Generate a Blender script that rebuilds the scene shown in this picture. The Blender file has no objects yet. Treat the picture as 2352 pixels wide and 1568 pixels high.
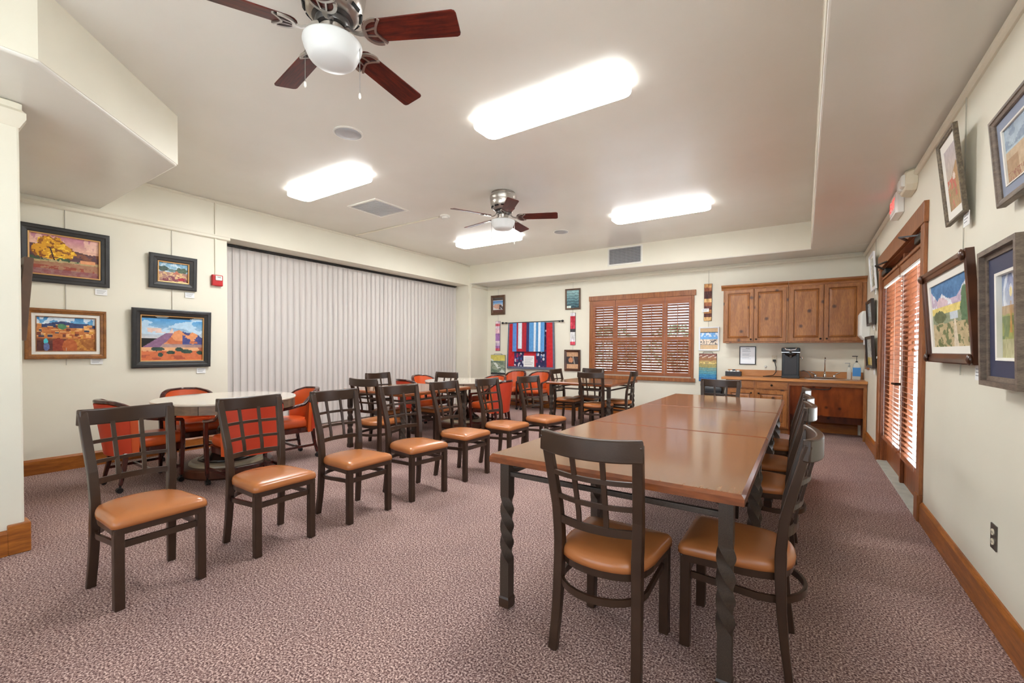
import bpy, bmesh, math, random
import numpy as np
from mathutils import Vector, Matrix

random.seed(4)
S = bpy.context.scene
COL = S.collection
PI = math.pi

# ------------------------------------------------------------------ camera
H = 1.28
CAM_YAW, CAM_PITCH, CAM_ROLL = .5865, -.0169, .0051
FPX, CYPX = 1009.25, 820.96
cd = bpy.data.cameras.new('camera'); cam = bpy.data.objects.new('camera', cd); COL.objects.link(cam)
_a, _b, _r = CAM_YAW, CAM_PITCH, CAM_ROLL
_F = Vector((-math.sin(_a)*math.cos(_b), math.cos(_a)*math.cos(_b), math.sin(_b)))
_R0 = Vector((math.cos(_a), math.sin(_a), 0)); _U0 = _R0.cross(_F)
_R = _R0*math.cos(_r) + _U0*math.sin(_r); _U = -_R0*math.sin(_r) + _U0*math.cos(_r)
cam.matrix_world = Matrix(((_R.x, _U.x, -_F.x, 0), (_R.y, _U.y, -_F.y, 0), (_R.z, _U.z, -_F.z, H), (0, 0, 0, 1)))
cd.sensor_fit = 'HORIZONTAL'; cd.sensor_width = 36; cd.lens = 36*FPX/2352
cd.shift_y = (CYPX-784)/2352; cd.clip_start = .05; cd.clip_end = 300
S.camera = cam

# ------------------------------------------------------------------ world, exposure
W = bpy.data.worlds.new('sky'); S.world = W; W.use_nodes = True
bg = W.node_tree.nodes['Background']
bg.inputs[0].default_value = (.82, .91, 1.0, 1); bg.inputs[1].default_value = 4.8
sd = bpy.data.lights.new('sun', 'SUN'); sd.energy = 36; sd.angle = .01; sd.color = (1, .98, .96)
sun = bpy.data.objects.new('sun', sd); COL.objects.link(sun); sun.rotation_euler = (math.radians(-12), math.radians(-9), 0)
S.view_settings.view_transform = 'Standard'; S.view_settings.look = 'None'
S.view_settings.gamma = 1; S.view_settings.use_curve_mapping = False
S.view_settings.exposure = 0.78
LAMP_STRENGTH = 31.0

# ------------------------------------------------------------------ room numbers
LX, RX, BY, ZS, ZT, TX, TY = -6.447, .758, 8.549, 2.80, 3.218, .066, 7.919
FY = -1.7                       # wall behind the camera
DOOR = (4.56, 6.72, 2.27)       # opening in the right wall
WIN = (-3.66, -1.72, .80, 2.30) # opening in the back wall
CX, CYW = -4.077, .595          # corner of the wall block on the left

# ------------------------------------------------------------------ materials
def lin(c):
    return tuple((x/255/12.92 if x/255 <= .04045 else ((x/255+.055)/1.055)**2.4) for x in c)
MATS = {}
def mat(name, c, rough=.5, metal=0., c2=None, vscale=4., stretch=(1, 1, 1), detail=3., lo=.35, hi=.65, bump=0., bscale=60.,
        spec=.5, coat=0., emit=0., emitc=None, alpha=1., trans=0., knots=0, bstretch=None, wave=False, distort=0., ior=None):
    m = bpy.data.materials.new(name); m.use_nodes = True
    nt = m.node_tree; N = nt.nodes; L = nt.links; b = N['Principled BSDF']
    b.inputs['Base Color'].default_value = (*lin(c), 1)
    b.inputs['Roughness'].default_value = rough; b.inputs['Metallic'].default_value = metal
    b.inputs['Specular IOR Level'].default_value = spec
    b.inputs['Coat Weight'].default_value = coat; b.inputs['Coat Roughness'].default_value = .08
    b.inputs['Alpha'].default_value = alpha; b.inputs['Transmission Weight'].default_value = trans
    if ior: b.inputs['IOR'].default_value = ior
    if emit:
        b.inputs['Emission Color'].default_value = (*lin(emitc or c), 1); b.inputs['Emission Strength'].default_value = emit
    tc = mp = None
    if c2 or bump:
        tc = N.new('ShaderNodeTexCoord')
    if c2:
        mp = N.new('ShaderNodeMapping'); mp.inputs['Scale'].default_value = stretch
        L.new(tc.outputs['Object'], mp.inputs['Vector'])
        nz = N.new('ShaderNodeTexNoise'); nz.inputs['Scale'].default_value = vscale; nz.inputs['Detail'].default_value = detail
        nz.inputs['Distortion'].default_value = distort
        L.new(mp.outputs[0], nz.inputs['Vector'])
        rp = N.new('ShaderNodeValToRGB'); rp.color_ramp.elements[0].position = lo; rp.color_ramp.elements[1].position = hi
        rp.color_ramp.elements[0].color = (*lin(c), 1); rp.color_ramp.elements[1].color = (*lin(c2), 1)
        L.new(nz.outputs['Fac'], rp.inputs['Fac']); out = rp.outputs['Color']
        if wave:
            wv = N.new('ShaderNodeTexNoise'); wv.inputs['Scale'].default_value = vscale*7; wv.inputs['Detail'].default_value = 2
            L.new(mp.outputs[0], wv.inputs['Vector'])
            r2 = N.new('ShaderNodeValToRGB'); r2.color_ramp.elements[0].position = .3; r2.color_ramp.elements[1].position = .7
            r2.color_ramp.elements[0].color = (.62, .58, .55, 1); r2.color_ramp.elements[1].color = (1.08, 1.08, 1.08, 1)
            L.new(wv.outputs['Fac'], r2.inputs['Fac'])
            mx = N.new('ShaderNodeMixRGB'); mx.blend_type = 'MULTIPLY'; mx.inputs[0].default_value = .8
            L.new(out, mx.inputs[1]); L.new(r2.outputs[0], mx.inputs[2]); out = mx.outputs[0]
        if knots:
            vo = N.new('ShaderNodeTexVoronoi'); vo.inputs['Scale'].default_value = knots
            vo.voronoi_dimensions = '2D'; sp_ = N.new('ShaderNodeSeparateXYZ'); cb = N.new('ShaderNodeCombineXYZ')
            oi = N.new('ShaderNodeObjectInfo'); ad = N.new('ShaderNodeMath'); ad.operation = 'MULTIPLY_ADD'; ad.inputs[1].default_value = 30
            L.new(oi.outputs['Random'], ad.inputs[0]); L.new(sp_.outputs[0], ad.inputs[2])
            L.new(tc.outputs['Object'], sp_.inputs[0]); L.new(ad.outputs[0], cb.inputs[0]); L.new(sp_.outputs[2], cb.inputs[1]); L.new(cb.outputs[0], vo.inputs['Vector'])
            r3 = N.new('ShaderNodeValToRGB'); r3.color_ramp.elements[0].position = .03; r3.color_ramp.elements[1].position = .085
            r3.color_ramp.elements[0].color = (.10, .05, .025, 1); r3.color_ramp.elements[1].color = (1, 1, 1, 1)
            L.new(vo.outputs['Distance'], r3.inputs['Fac'])
            mx = N.new('ShaderNodeMixRGB'); mx.blend_type = 'MULTIPLY'; mx.inputs[0].default_value = .85
            L.new(out, mx.inputs[1]); L.new(r3.outputs[0], mx.inputs[2]); out = mx.outputs[0]
        L.new(out, b.inputs['Base Color'])
    if bump:
        n2 = N.new('ShaderNodeTexNoise'); n2.inputs['Scale'].default_value = bscale; n2.inputs['Detail'].default_value = 3
        if bstretch:
            m2 = N.new('ShaderNodeMapping'); m2.inputs['Scale'].default_value = bstretch
            L.new(tc.outputs['Object'], m2.inputs['Vector']); L.new(m2.outputs[0], n2.inputs['Vector'])
        else:
            L.new(tc.outputs['Object'], n2.inputs['Vector'])
        bp = N.new('ShaderNodeBump'); bp.inputs['Strength'].default_value = bump; bp.inputs['Distance'].default_value = .01
        L.new(n2.outputs['Fac'], bp.inputs['Height']); L.new(bp.outputs[0], b.inputs['Normal'])
    MATS[name] = m
    return m

mat('wall_paint', (232, 227, 209), .5, c2=(228, 222, 204), vscale=1.5, bump=.05, bscale=14)
mat('ceiling_paint', (232, 229, 220), .27, c2=(228, 224, 214), vscale=1.2, bump=.09, bscale=5, spec=.5)
mat('trim_paint', (228, 221, 202), .4)
mat('oak_base', (180, 108, 40), .35, c2=(146, 82, 28), vscale=5, stretch=(3, .6, 8), wave=True)
mat('oak_base_x', (180, 108, 40), .35, c2=(146, 82, 28), vscale=5, stretch=(.6, 3, 8), wave=True)
mat('casing_wood', (166, 104, 58), .38, c2=(138, 80, 40), vscale=5, stretch=(6, 6, .6), wave=True)
mat('shutter_wood', (160, 96, 58), .4, c2=(138, 78, 46), vscale=4, stretch=(.7, 5, 5))
mat('blind_slat_wood', (176, 112, 78), .22, c2=(160, 98, 66), vscale=5, stretch=(5, .6, 5), coat=.3)
mat('door_wood', (156, 88, 42), .38, c2=(122, 64, 28), vscale=4, stretch=(6, 6, .7), wave=True)
mat('alder', (172, 112, 58), .34, c2=(146, 90, 42), vscale=3, stretch=(5, 5, .8), knots=2.3, wave=True)
mat('alder_x', (170, 110, 56), .34, c2=(144, 88, 40), vscale=3, stretch=(.8, 5, 5), wave=True)
mat('laminate_wood', (196, 134, 74), .3, c2=(182, 118, 60), vscale=6, stretch=(.8, 4, 4))
mat('sink_panel', (146, 72, 26), .36, c2=(110, 48, 16), vscale=3, stretch=(4, 4, .9), knots=3)
mat('table_edge', (140, 76, 36), .3, c2=(112, 58, 26), vscale=6, stretch=(2, 2, 8), coat=.3)
mat('chair_metal', (54, 37, 26), .29, spec=.45, c2=(61, 43, 31), vscale=9, bump=.04, bscale=160)
mat('table_metal', (72, 60, 50), .42, metal=.2, c2=(60, 49, 40), vscale=200, bump=.15, bscale=420)
mat('tan_vinyl', (178, 110, 62), .27, c2=(170, 102, 56), vscale=3, bump=.02, bscale=200)
mat('orange_vinyl', (206, 88, 36), .3, c2=(196, 76, 28), vscale=4, bump=.02, bscale=160)
mat('red_vinyl', (196, 58, 24), .6, c2=(186, 52, 20), vscale=6)
mat('dark_cherry', (74, 26, 16), .25, c2=(54, 18, 12), vscale=5, stretch=(3, 3, 1), coat=.4)
mat('caster_black', (16, 16, 18), .35)
mat('stone_laminate', (222, 212, 196), .12, c2=(212, 202, 186), vscale=8, coat=.5)
mat('round_apron', (128, 102, 80), .4, c2=(104, 82, 64), vscale=5, stretch=(2, 2, 6))
mat('pedestal_black', (34, 26, 22), .25, coat=.4)
mat('base_beige', (170, 156, 130), .3)
mat('base_brown', (84, 46, 28), .35)
mat('blind_vinyl', (216, 210, 204), .55, c2=(210, 203, 198), vscale=40, stretch=(1, 1, .02))
mat('track_black', (26, 24, 24), .4)
mat('nickel', (178, 172, 165), .28, metal=.95)
mat('nickel_dark', (92, 90, 90), .3, metal=.9)
mat('chrome', (215, 215, 218), .12, metal=1.)
mat('slot_black', (10, 9, 9), .7)
mat('blade_wood', (104, 34, 20), .42, c2=(66, 18, 12), vscale=7, stretch=(1, 9, 9), wave=True, spec=.35)
mat('frosted_glass', (214, 214, 212), .38, spec=.35)
mat('white_plastic', (232, 230, 222), .4)
mat('ivory_plastic', (226, 216, 192), .45)
mat('grille_grey', (176, 176, 178), .5, metal=.2)
mat('vent_dark', (66, 68, 70), .7)
mat('mesh_grey', (206, 206, 208), .6)
mat('lamp_diffuser', (255, 255, 252), .4, emit=LAMP_STRENGTH, emitc=(250, 253, 255))
mat('lamp_rim', (240, 240, 236), .4, emit=2.2, emitc=(250, 253, 255))
mat('lamp_housing', (236, 234, 228), .4)
mat('red_plastic', (186, 30, 34), .3)
mat('exit_red', (250, 60, 60), .4, emit=1.6, emitc=(255, 52, 52))
mat('exit_white', (240, 236, 230), .4)
mat('black_frame', (30, 28, 27), .35, c2=(40, 37, 35), vscale=20)
mat('gold_liner', (196, 150, 92), .35, metal=.3)
mat('oak_frame', (160, 104, 46), .35, c2=(130, 80, 30), vscale=6, stretch=(3, 3, 3), wave=True)
mat('grey_wood', (132, 116, 102), .5, c2=(104, 90, 78), vscale=7, stretch=(2, 2, 6), wave=True)
mat('speckled_wood', (124, 108, 86), .6, c2=(84, 74, 60), vscale=90)
mat('walnut_frame', (92, 52, 30), .28, c2=(62, 32, 18), vscale=6, coat=.4)
mat('mid_brown_frame', (104, 74, 52), .4, c2=(84, 58, 40), vscale=8)
mat('white_frame', (232, 234, 236), .35)
mat('dark_brown_frame', (48, 36, 30), .35)
mat('mat_white', (232, 228, 218), .7)
mat('mat_slate', (138, 146, 164), .7)
mat('mat_navy', (48, 54, 82), .5)
mat('paper', (238, 238, 236), .7)
mat('print_grey', (140, 142, 146), .7)
mat('wire_grey', (186, 180, 166), .4)
mat('outlet_steel', (96, 92, 86), .35, metal=.6)
mat('threshold', (196, 200, 188), .35, c2=(176, 182, 172), vscale=8)
mat('closer_black', (28, 28, 30), .35, metal=.4)
mat('bronze', (58, 46, 38), .3, metal=.8)
mat('appliance_black', (18, 18, 20), .3)
mat('appliance_grey', (42, 42, 45), .45)
mat('clear_plastic', (230, 236, 228), .15, alpha=.45)
mat('blue_label', (70, 140, 206), .45)
mat('pale_label', (214, 222, 232), .45)
mat('steel', (176, 176, 172), .28, metal=.9)
mat('bin_black', (36, 37, 39), .4)
mat('asphalt_grey', (206, 206, 204), .9, c2=(196, 196, 194), vscale=8)
mat('leaf_green', (112, 128, 92), .6, c2=(140, 150, 116), vscale=3)
mat('leaf_dark', (100, 114, 86), .6, c2=(130, 140, 110), vscale=3)
mat('bark', (96, 78, 60), .8)
mat('far_stucco', (176, 160, 138), .9)
mat('text_black', (40, 40, 44), .6)
mat('cord_black', (22, 20, 20), .5)

def carpet():
    m = bpy.data.materials.new('carpet'); m.use_nodes = True
    nt = m.node_tree; N = nt.nodes; L = nt.links; b = N['Principled BSDF']
    b.inputs['Roughness'].default_value = .95; b.inputs['Specular IOR Level'].default_value = .1
    tc = N.new('ShaderNodeTexCoord')
    n1 = N.new('ShaderNodeTexNoise'); n1.inputs['Scale'].default_value = 115; n1.inputs['Detail'].default_value = 3; n1.inputs['Roughness'].default_value = .7
    L.new(tc.outputs['Object'], n1.inputs['Vector'])
    r1 = N.new('ShaderNodeValToRGB'); e = r1.color_ramp.elements
    e[0].position = .37; e[0].color = (*lin((70, 49, 48)), 1)
    e[1].position = .63; e[1].color = (*lin((222, 197, 187)), 1)
    x = r1.color_ramp.elements.new(.5); x.color = (*lin((144, 115, 110)), 1)
    L.new(n1.outputs['Fac'], r1.inputs['Fac'])
    n2 = N.new('ShaderNodeTexNoise'); n2.inputs['Scale'].default_value = 1.6; n2.inputs['Detail'].default_value = 3
    L.new(tc.outputs['Object'], n2.inputs['Vector'])
    r2 = N.new('ShaderNodeValToRGB'); r2.color_ramp.elements[0].position = .35; r2.color_ramp.elements[1].position = .65
    r2.color_ramp.elements[0].color = (.86, .85, .86, 1); r2.color_ramp.elements[1].color = (1.06, 1.05, 1.03, 1)
    L.new(n2.outputs['Fac'], r2.inputs['Fac'])
    mx = N.new('ShaderNodeMixRGB'); mx.blend_type = 'MULTIPLY'; mx.inputs[0].default_value = 1
    L.new(r1.outputs[0], mx.inputs[1]); L.new(r2.outputs[0], mx.inputs[2]); L.new(mx.outputs[0], b.inputs['Base Color'])
    bp = N.new('ShaderNodeBump'); bp.inputs['Strength'].default_value = .6; bp.inputs['Distance'].default_value = .008
    L.new(n1.outputs['Fac'], bp.inputs['Height']); L.new(bp.outputs[0], b.inputs['Normal'])
    MATS['carpet'] = m
carpet()

def tabletop_mat():
    # veneer: plain field with a mitred border of crosswise grain, glossy lacquer
    m = bpy.data.materials.new('table_veneer'); m.use_nodes = True
    nt = m.node_tree; N = nt.nodes; L = nt.links; b = N['Principled BSDF']
    b.inputs['Roughness'].default_value = .17; b.inputs['Coat Weight'].default_value = .25; b.inputs['Coat Roughness'].default_value = .08
    tc = N.new('ShaderNodeTexCoord')
    outs = []
    for st, c1, c2 in (((4, .35, 1), (137, 92, 56), (129, 85, 51)), ((.35, 4, 1), (148, 103, 65), (128, 87, 53))):
        mp = N.new('ShaderNodeMapping'); mp.inputs['Scale'].default_value = st; L.new(tc.outputs['Object'], mp.inputs['Vector'])
        nz = N.new('ShaderNodeTexNoise'); nz.inputs['Scale'].default_value = 9; nz.inputs['Detail'].default_value = 4; nz.inputs['Distortion'].default_value = .3
        L.new(mp.outputs[0], nz.inputs['Vector'])
        rp = N.new('ShaderNodeValToRGB'); rp.color_ramp.elements[0].position = .3; rp.color_ramp.elements[1].position = .7
        rp.color_ramp.elements[0].color = (*lin(c1), 1); rp.color_ramp.elements[1].color = (*lin(c2), 1)
        L.new(nz.outputs['Fac'], rp.inputs['Fac']); outs.append(rp.outputs[0])
    sx = N.new('ShaderNodeSeparateXYZ'); L.new(tc.outputs['Object'], sx.inputs[0])
    ax = N.new('ShaderNodeMath'); ax.operation = 'ABSOLUTE'; L.new(sx.outputs[1], ax.inputs[0])
    gt = N.new('ShaderNodeMath'); gt.operation = 'GREATER_THAN'; gt.inputs[1].default_value = .9; L.new(ax.outputs[0], gt.inputs[0])
    mx = N.new('ShaderNodeMixRGB'); L.new(gt.outputs[0], mx.inputs[0]); L.new(outs[0], mx.inputs[1]); L.new(outs[1], mx.inputs[2])
    L.new(mx.outputs[0], b.inputs['Base Color'])
    MATS['table_veneer'] = m
tabletop_mat()

def print_mat():
    m = bpy.data.materials.new('printed_colour'); m.use_nodes = True
    nt = m.node_tree; b = nt.nodes['Principled BSDF']; b.inputs['Roughness'].default_value = .6
    at = nt.nodes.new('ShaderNodeAttribute'); at.attribute_name = 'Col'
    nt.links.new(at.outputs['Color'], b.inputs['Base Color']); MATS['printed'] = m
    m2 = m.copy(); m2.name = 'glazed_print'; m2.node_tree.nodes['Principled BSDF'].inputs['Coat Weight'].default_value = .6
    m2.node_tree.nodes['Principled BSDF'].inputs['Coat Roughness'].default_value = .03; MATS['glazed'] = m2
print_mat()

def glass_mat(key, tint):
    m = bpy.data.materials.new(key); m.use_nodes = True
    nt = m.node_tree; N = nt.nodes; L = nt.links; N.remove(N['Principled BSDF'])
    t = N.new('ShaderNodeBsdfTransparent'); t.inputs[0].default_value = (*tint, 1)
    g = N.new('ShaderNodeBsdfGlossy'); g.inputs['Roughness'].default_value = .02
    lw = N.new('ShaderNodeLayerWeight'); pw = N.new('ShaderNodeMath'); pw.operation = 'POWER'; pw.inputs[1].default_value = 5; L.new(lw.outputs['Facing'], pw.inputs[0])
    fr = N.new('ShaderNodeMath'); fr.operation = 'MULTIPLY_ADD'; fr.inputs[1].default_value = .7; fr.inputs[2].default_value = .03; L.new(pw.outputs[0], fr.inputs[0])
    mx = N.new('ShaderNodeMixShader'); L.new(fr.outputs[0], mx.inputs[0]); L.new(t.outputs[0], mx.inputs[1]); L.new(g.outputs[0], mx.inputs[2])
    L.new(mx.outputs[0], N['Material Output'].inputs['Surface']); MATS[key] = m
glass_mat('glass_shaded', (.70, .72, .73)); glass_mat('glass_tinted', (.46, .48, .50)); glass_mat('glass_door', (.85, .88, .90))

# ------------------------------------------------------------------ mesh builder
class MB:
    def __init__(s): s.v = []; s.f = []
    def add(s, vs, fs, M=None):
        o = len(s.v)
        s.v += [tuple(M @ Vector(p)) if M else tuple(p) for p in vs]
        s.f += [tuple(i+o for i in f) for f in fs]; return s
    def box(s, x0, x1, y0, y1, z0, z1, M=None):
        vs = [(x, y, z) for z in (z0, z1) for x, y in ((x0, y0), (x1, y0), (x1, y1), (x0, y1))]
        return s.add(vs, [(3, 2, 1, 0), (4, 5, 6, 7), (0, 1, 5, 4), (1, 2, 6, 5), (2, 3, 7, 6), (3, 0, 4, 7)], M)
    def prism(s, poly, z0, z1, M=None):
        n = len(poly)
        vs = [(x, y, z0) for x, y in poly] + [(x, y, z1) for x, y in poly]
        fs = [tuple(reversed(range(n))), tuple(range(n, 2*n))] + [(i, (i+1) % n, n+(i+1) % n, n+i) for i in range(n)]
        return s.add(vs, fs, M)
    def rings(s, rings, close=True, cap0=True, cap1=True, M=None):
        n = len(rings[0]); vs = [p for r in rings for p in r]; fs = []
        for k in range(len(rings)-1):
            for i in range(n if close else n-1):
                j = (i+1) % n
                fs.append((k*n+i, k*n+j, (k+1)*n+j, (k+1)*n+i))
        if cap0: fs.append(tuple(reversed(range(n))))
        if cap1: fs.append(tuple(range((len(rings)-1)*n, len(rings)*n)))
        return s.add(vs, fs, M)
    def lathe(s, prof, n=24, c=(0, 0, 0), M=None, cap=True):
        rings = [[(c[0]+r*math.cos(2*PI*i/n), c[1]+r*math.sin(2*PI*i/n), c[2]+z) for i in range(n)] for r, z in prof]
        return s.rings(rings, True, cap, cap, M)
    def cyl(s, p0, p1, r, n=12, r1=None):
        return s.tube([p0, p1], r, n, r1)
    def tube(s, path, r, n=8, r1=None):
        pts = [Vector(p) for p in path]; rings = []; up = None
        for i, p in enumerate(pts):
            t = (pts[min(i+1, len(pts)-1)]-pts[max(i-1, 0)]).normalized()
            if up is None: up = Vector((0, 0, 1)) if abs(t.z) < .9 else Vector((1, 0, 0))
            x = t.cross(up).normalized(); y = x.cross(t).normalized(); up = y
            rr = r if r1 is None else r+(r1-r)*i/(len(pts)-1)
            rings.append([tuple(p+x*rr*math.cos(2*PI*k/n)+y*rr*math.sin(2*PI*k/n)) for k in range(n)])
        return s.rings(rings)
    def sweep(s, path, w, h, up=(0, 0, 1)):
        """rectangular section: w across, h along up"""
        pts = [Vector(p) for p in path]; rings = []
        for i, p in enumerate(pts):
            t = (pts[min(i+1, len(pts)-1)]-pts[max(i-1, 0)]).normalized()
            u = Vector(up); x = t.cross(u).normalized(); y = x.cross(t).normalized()
            ww = w[i] if isinstance(w, (list, tuple)) else w; hh = h[i] if isinstance(h, (list, tuple)) else h
            rings.append([tuple(p+x*a*ww/2+y*b*hh/2) for a, b in ((-1, -1), (1, -1), (1, 1), (-1, 1))])
        return s.rings(rings)
    def rect_ring(s, w, h, prof, z0=0.):
        """mitred frame in the XZ plane, front towards -Y. prof: (inset, depth) pairs, closed around"""
        rings = []
        for o, d in prof:
            rings.append([(-w/2+o, -d, z0+o), (w/2-o, -d, z0+o), (w/2-o, -d, z0+h-o), (-w/2+o, -d, z0+h-o)])
        rings.append(rings[0])
        return s.rings(rings, True, False, False)
    def build(s, name, m, parent=None, smooth=False, bevel=0., seg=2, loc=None, auto=None):
        me = bpy.data.meshes.new(name); me.from_pydata(s.v, [], s.f); me.update()
        bm = bmesh.new(); bm.from_mesh(me); bmesh.ops.recalc_face_normals(bm, faces=bm.faces[:]); bm.to_mesh(me); bm.free()
        o = bpy.data.objects.new(name, me); COL.objects.link(o)
        me.materials.append(MATS[m] if isinstance(m, str) else m)
        if smooth:
            me.polygons.foreach_set('use_smooth', [True]*len(me.polygons))
            if auto is not None: me.set_sharp_from_angle(angle=math.radians(auto))
        if bevel:
            b = o.modifiers.new('bevel', 'BEVEL'); b.width = bevel; b.segments = seg; b.limit_method = 'ANGLE'; b.angle_limit = math.radians(40)
            b.harden_normals = False
        if parent: o.parent = parent
        if loc: o.location = loc
        return o

def tag(o, label, cat, group=None):
    o['label'] = label; o['category'] = cat
    if group: o['group'] = group
    return o
def thing(name, label, cat, loc=(0, 0, 0), rz=0., group=None):
    o = bpy.data.objects.new(name, None); COL.objects.link(o); o.empty_display_size = .1
    o.location = loc; o.rotation_euler = (0, 0, rz)
    return tag(o, label, cat, group)
def struct(name, mb, m, **k):
    o = mb.build(name, m, **k); o['kind'] = 'structure'; return o
def copy_tree(o, parent=None):
    c = o.copy(); COL.objects.link(c)
    if parent: c.parent = parent
    for ch in list(o.children): copy_tree(ch, c)
    return c
def place(proto, used, label, loc, rz, group=None, cat=None):
    o = proto if not used else copy_tree(proto)
    o.location = loc; o.rotation_euler = (0, 0, rz); o['label'] = label
    if group: o['group'] = group
    return o
def share(o, loc=None, rot=None, parent=None):
    c = o.copy(); COL.objects.link(c)
    if parent: c.parent = parent
    if loc is not None: c.location = loc
    if rot is not None: c.rotation_euler = rot
    return c

# ------------------------------------------------------------------ noise for printed pictures
def vnoise(u, v, sc, seed, aspect=1.):
    rng = np.random.RandomState(seed); n = 64
    g = rng.rand(n, n); x = u*sc*aspect; y = v*sc
    xi = np.floor(x).astype(int); yi = np.floor(y).astype(int); fx = x-xi; fy = y-yi
    fx = fx*fx*(3-2*fx); fy = fy*fy*(3-2*fy)
    a = g[xi % n, yi % n]; b = g[(xi+1) % n, yi % n]; c = g[xi % n, (yi+1) % n]; d = g[(xi+1) % n, (yi+1) % n]
    return (a*(1-fx)+b*fx)*(1-fy)+(c*(1-fx)+d*fx)*fy
def fb(u, v, sc, seed, asp=1.):
    return (vnoise(u, v, sc, seed, asp)+.5*vnoise(u, v, sc*2.1, seed+1, asp)+.25*vnoise(u, v, sc*4.3, seed+2, asp))/1.75
class Paint:
    def __init__(s, nx, ny):
        s.u, s.v = np.meshgrid((np.arange(nx)+.5)/nx, (np.arange(ny)+.5)/ny, indexing='ij'); s.c = np.zeros((nx, ny, 3)); s.nx = nx; s.ny = ny
    def fill(s, c): s.c[:] = c; return s
    def grad(s, c0, c1, v0=0., v1=1., mask=None):
        t = np.clip((s.v-v0)/(v1-v0), 0, 1)[..., None]; col = np.array(c0)*(1-t)+np.array(c1)*t
        return s.put(mask if mask is not None else (s.v >= v0) & (s.v <= v1), col)
    def put(s, mask, col, a=1.):
        m = (np.asarray(mask, float)*a)[..., None]; s.c = s.c*(1-m)+np.array(col, float)*m; return s
    def mottle(s, amp, sc, seed, asp=1.):
        s.c = np.clip(s.c+(fb(s.u, s.v, sc, seed, asp)[..., None]-.5)*2*amp, 0, 255); return s
    def blob(s, cu, cv, ru, rv, seed=0, rough=.35, sc=9):
        d = ((s.u-cu)/ru)**2+((s.v-cv)/rv)**2
        return d < 1+rough*2*(fb(s.u, s.v, sc, seed)-.5)*2

def canvas(name, w, h, P, parent, y, z0=0., x0=0., m='printed'):
    nx, ny = P.nx, P.ny
    xs = np.linspace(-w/2, w/2, nx+1)+x0; zs = np.linspace(0, h, ny+1)+z0
    vs = [(float(x), -y, float(z)) for x in xs for z in zs]
    fs = [(i*(ny+1)+j, (i+1)*(ny+1)+j, (i+1)*(ny+1)+j+1, i*(ny+1)+j+1) for i in range(nx) for j in range(ny)]
    # a thin panel: front cells plus a back face
    o = len(vs); vs += [(xs[0], -y+.004, zs[0]), (xs[-1], -y+.004, zs[0]), (xs[-1], -y+.004, zs[-1]), (xs[0], -y+.004, zs[-1])]
    fs.append((o, o+3, o+2, o+1))
    me = bpy.data.meshes.new(name); me.from_pydata([tuple(map(float, p)) for p in vs], [], fs); me.update()
    at = me.color_attributes.new('Col', 'FLOAT_COLOR', 'CORNER')
    c = np.clip(P.c, 0, 255)/255; l = np.where(c <= .04045, c/12.92, ((c+.055)/1.055)**2.4).reshape(-1, 3)
    cc = np.ones((len(fs)*4, 4), np.float32); cc[:nx*ny*4, :3] = np.repeat(l, 4, 0)
    at.data.foreach_set('color', cc.ravel())
    ob = bpy.data.objects.new(name, me); COL.objects.link(ob); me.materials.append(MATS[m]); ob.parent = parent
    return ob

# ================================================================== STRUCTURE
XE = LX-.75   # outer extent on the left
struct('floor', MB().box(XE, RX+.3, FY-.2, BY+.3, -.1, 0), 'carpet')
struct('ceiling', MB().box(XE, RX+.3, FY-.2, BY+.3, ZT, ZT+.1), 'ceiling_paint')
# soffits round the raised ceiling
struct('ceiling_soffit_right', MB().box(TX, RX, FY, TY, ZS, ZT-.001), 'ceiling_paint', bevel=.012)
struct('ceiling_soffit_back', MB().box(LX, RX, TY, BY, ZS, ZT-.001), 'ceiling_paint', bevel=.012)
struct('ceiling_soffit_left', MB().prism([(LX, FY), (-3.43, FY), (-3.43, .57), (-4.39, 1.53), (LX, 1.53)], ZS, ZT-.001), 'ceiling_paint', bevel=.016, seg=3)
# the vertical faces of the soffits are wall coloured: thin plaster facings
struct('wall_soffit_right', MB().box(TX-.004, TX+.002, FY, TY-.004, ZS+.014, ZT), 'wall_paint')
struct('wall_soffit_back', MB().box(LX, TX-.004, TY-.004, TY+.002, ZS+.014, ZT), 'wall_paint')
d = math.sqrt(.5)*.004
struct('wall_soffit_left', MB().prism([(-3.426, FY), (-3.426, .571), (-4.389, 1.534), (LX, 1.534), (LX, 1.526), (-4.392, 1.526), (-3.432, .567), (-3.432, FY)], ZS+.017, ZT), 'wall_paint')
# walls
y0, y1, dz = DOOR
WR = (-1.35, .95, .75, 2.45)      # unseen window added for daylight, right wall beside camera (y0, y1, z0, z1)
WF = (-3.55, .25, .5, 2.45)      # unseen wide window behind the camera, added to even the light (x0, x1, z0, z1)
m = MB()
m.box(RX, RX+.18, FY, WR[0], 0, ZT); m.box(RX, RX+.18, WR[1], y0, 0, ZT); m.box(RX, RX+.18, WR[0], WR[1], 0, WR[2]); m.box(RX, RX+.18, WR[0], WR[1], WR[3], ZT); m.box(RX, RX+.18, y1, BY+.2, 0, ZT); m.box(RX, RX+.18, y0, y1, dz, ZT)
struct('wall_right', m, 'wall_paint')
x0, x1, z0, z1 = WIN
m = MB()
m.box(LX-.2, x0, BY, BY+.18, 0, ZT); m.box(x1, RX, BY, BY+.18, 0, ZT); m.box(x0, x1, BY, BY+.18, 0, z0); m.box(x0, x1, BY, BY+.18, z1, ZT)
struct('wall_back', m, 'wall_paint')
RY0, RY1, RZ, RDX = 2.80, 7.87, 2.765, LX-.40     # blind recess
m = MB()
m.box(LX-.12, LX, CYW, RY0, 0, ZT); m.box(LX-.12, LX, RY0, RY1, RZ, ZT); m.box(LX-.6, LX, RY1, BY, 0, ZT)
m.box(LX, LX+.05, TY, BY, 0, ZS)
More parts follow.
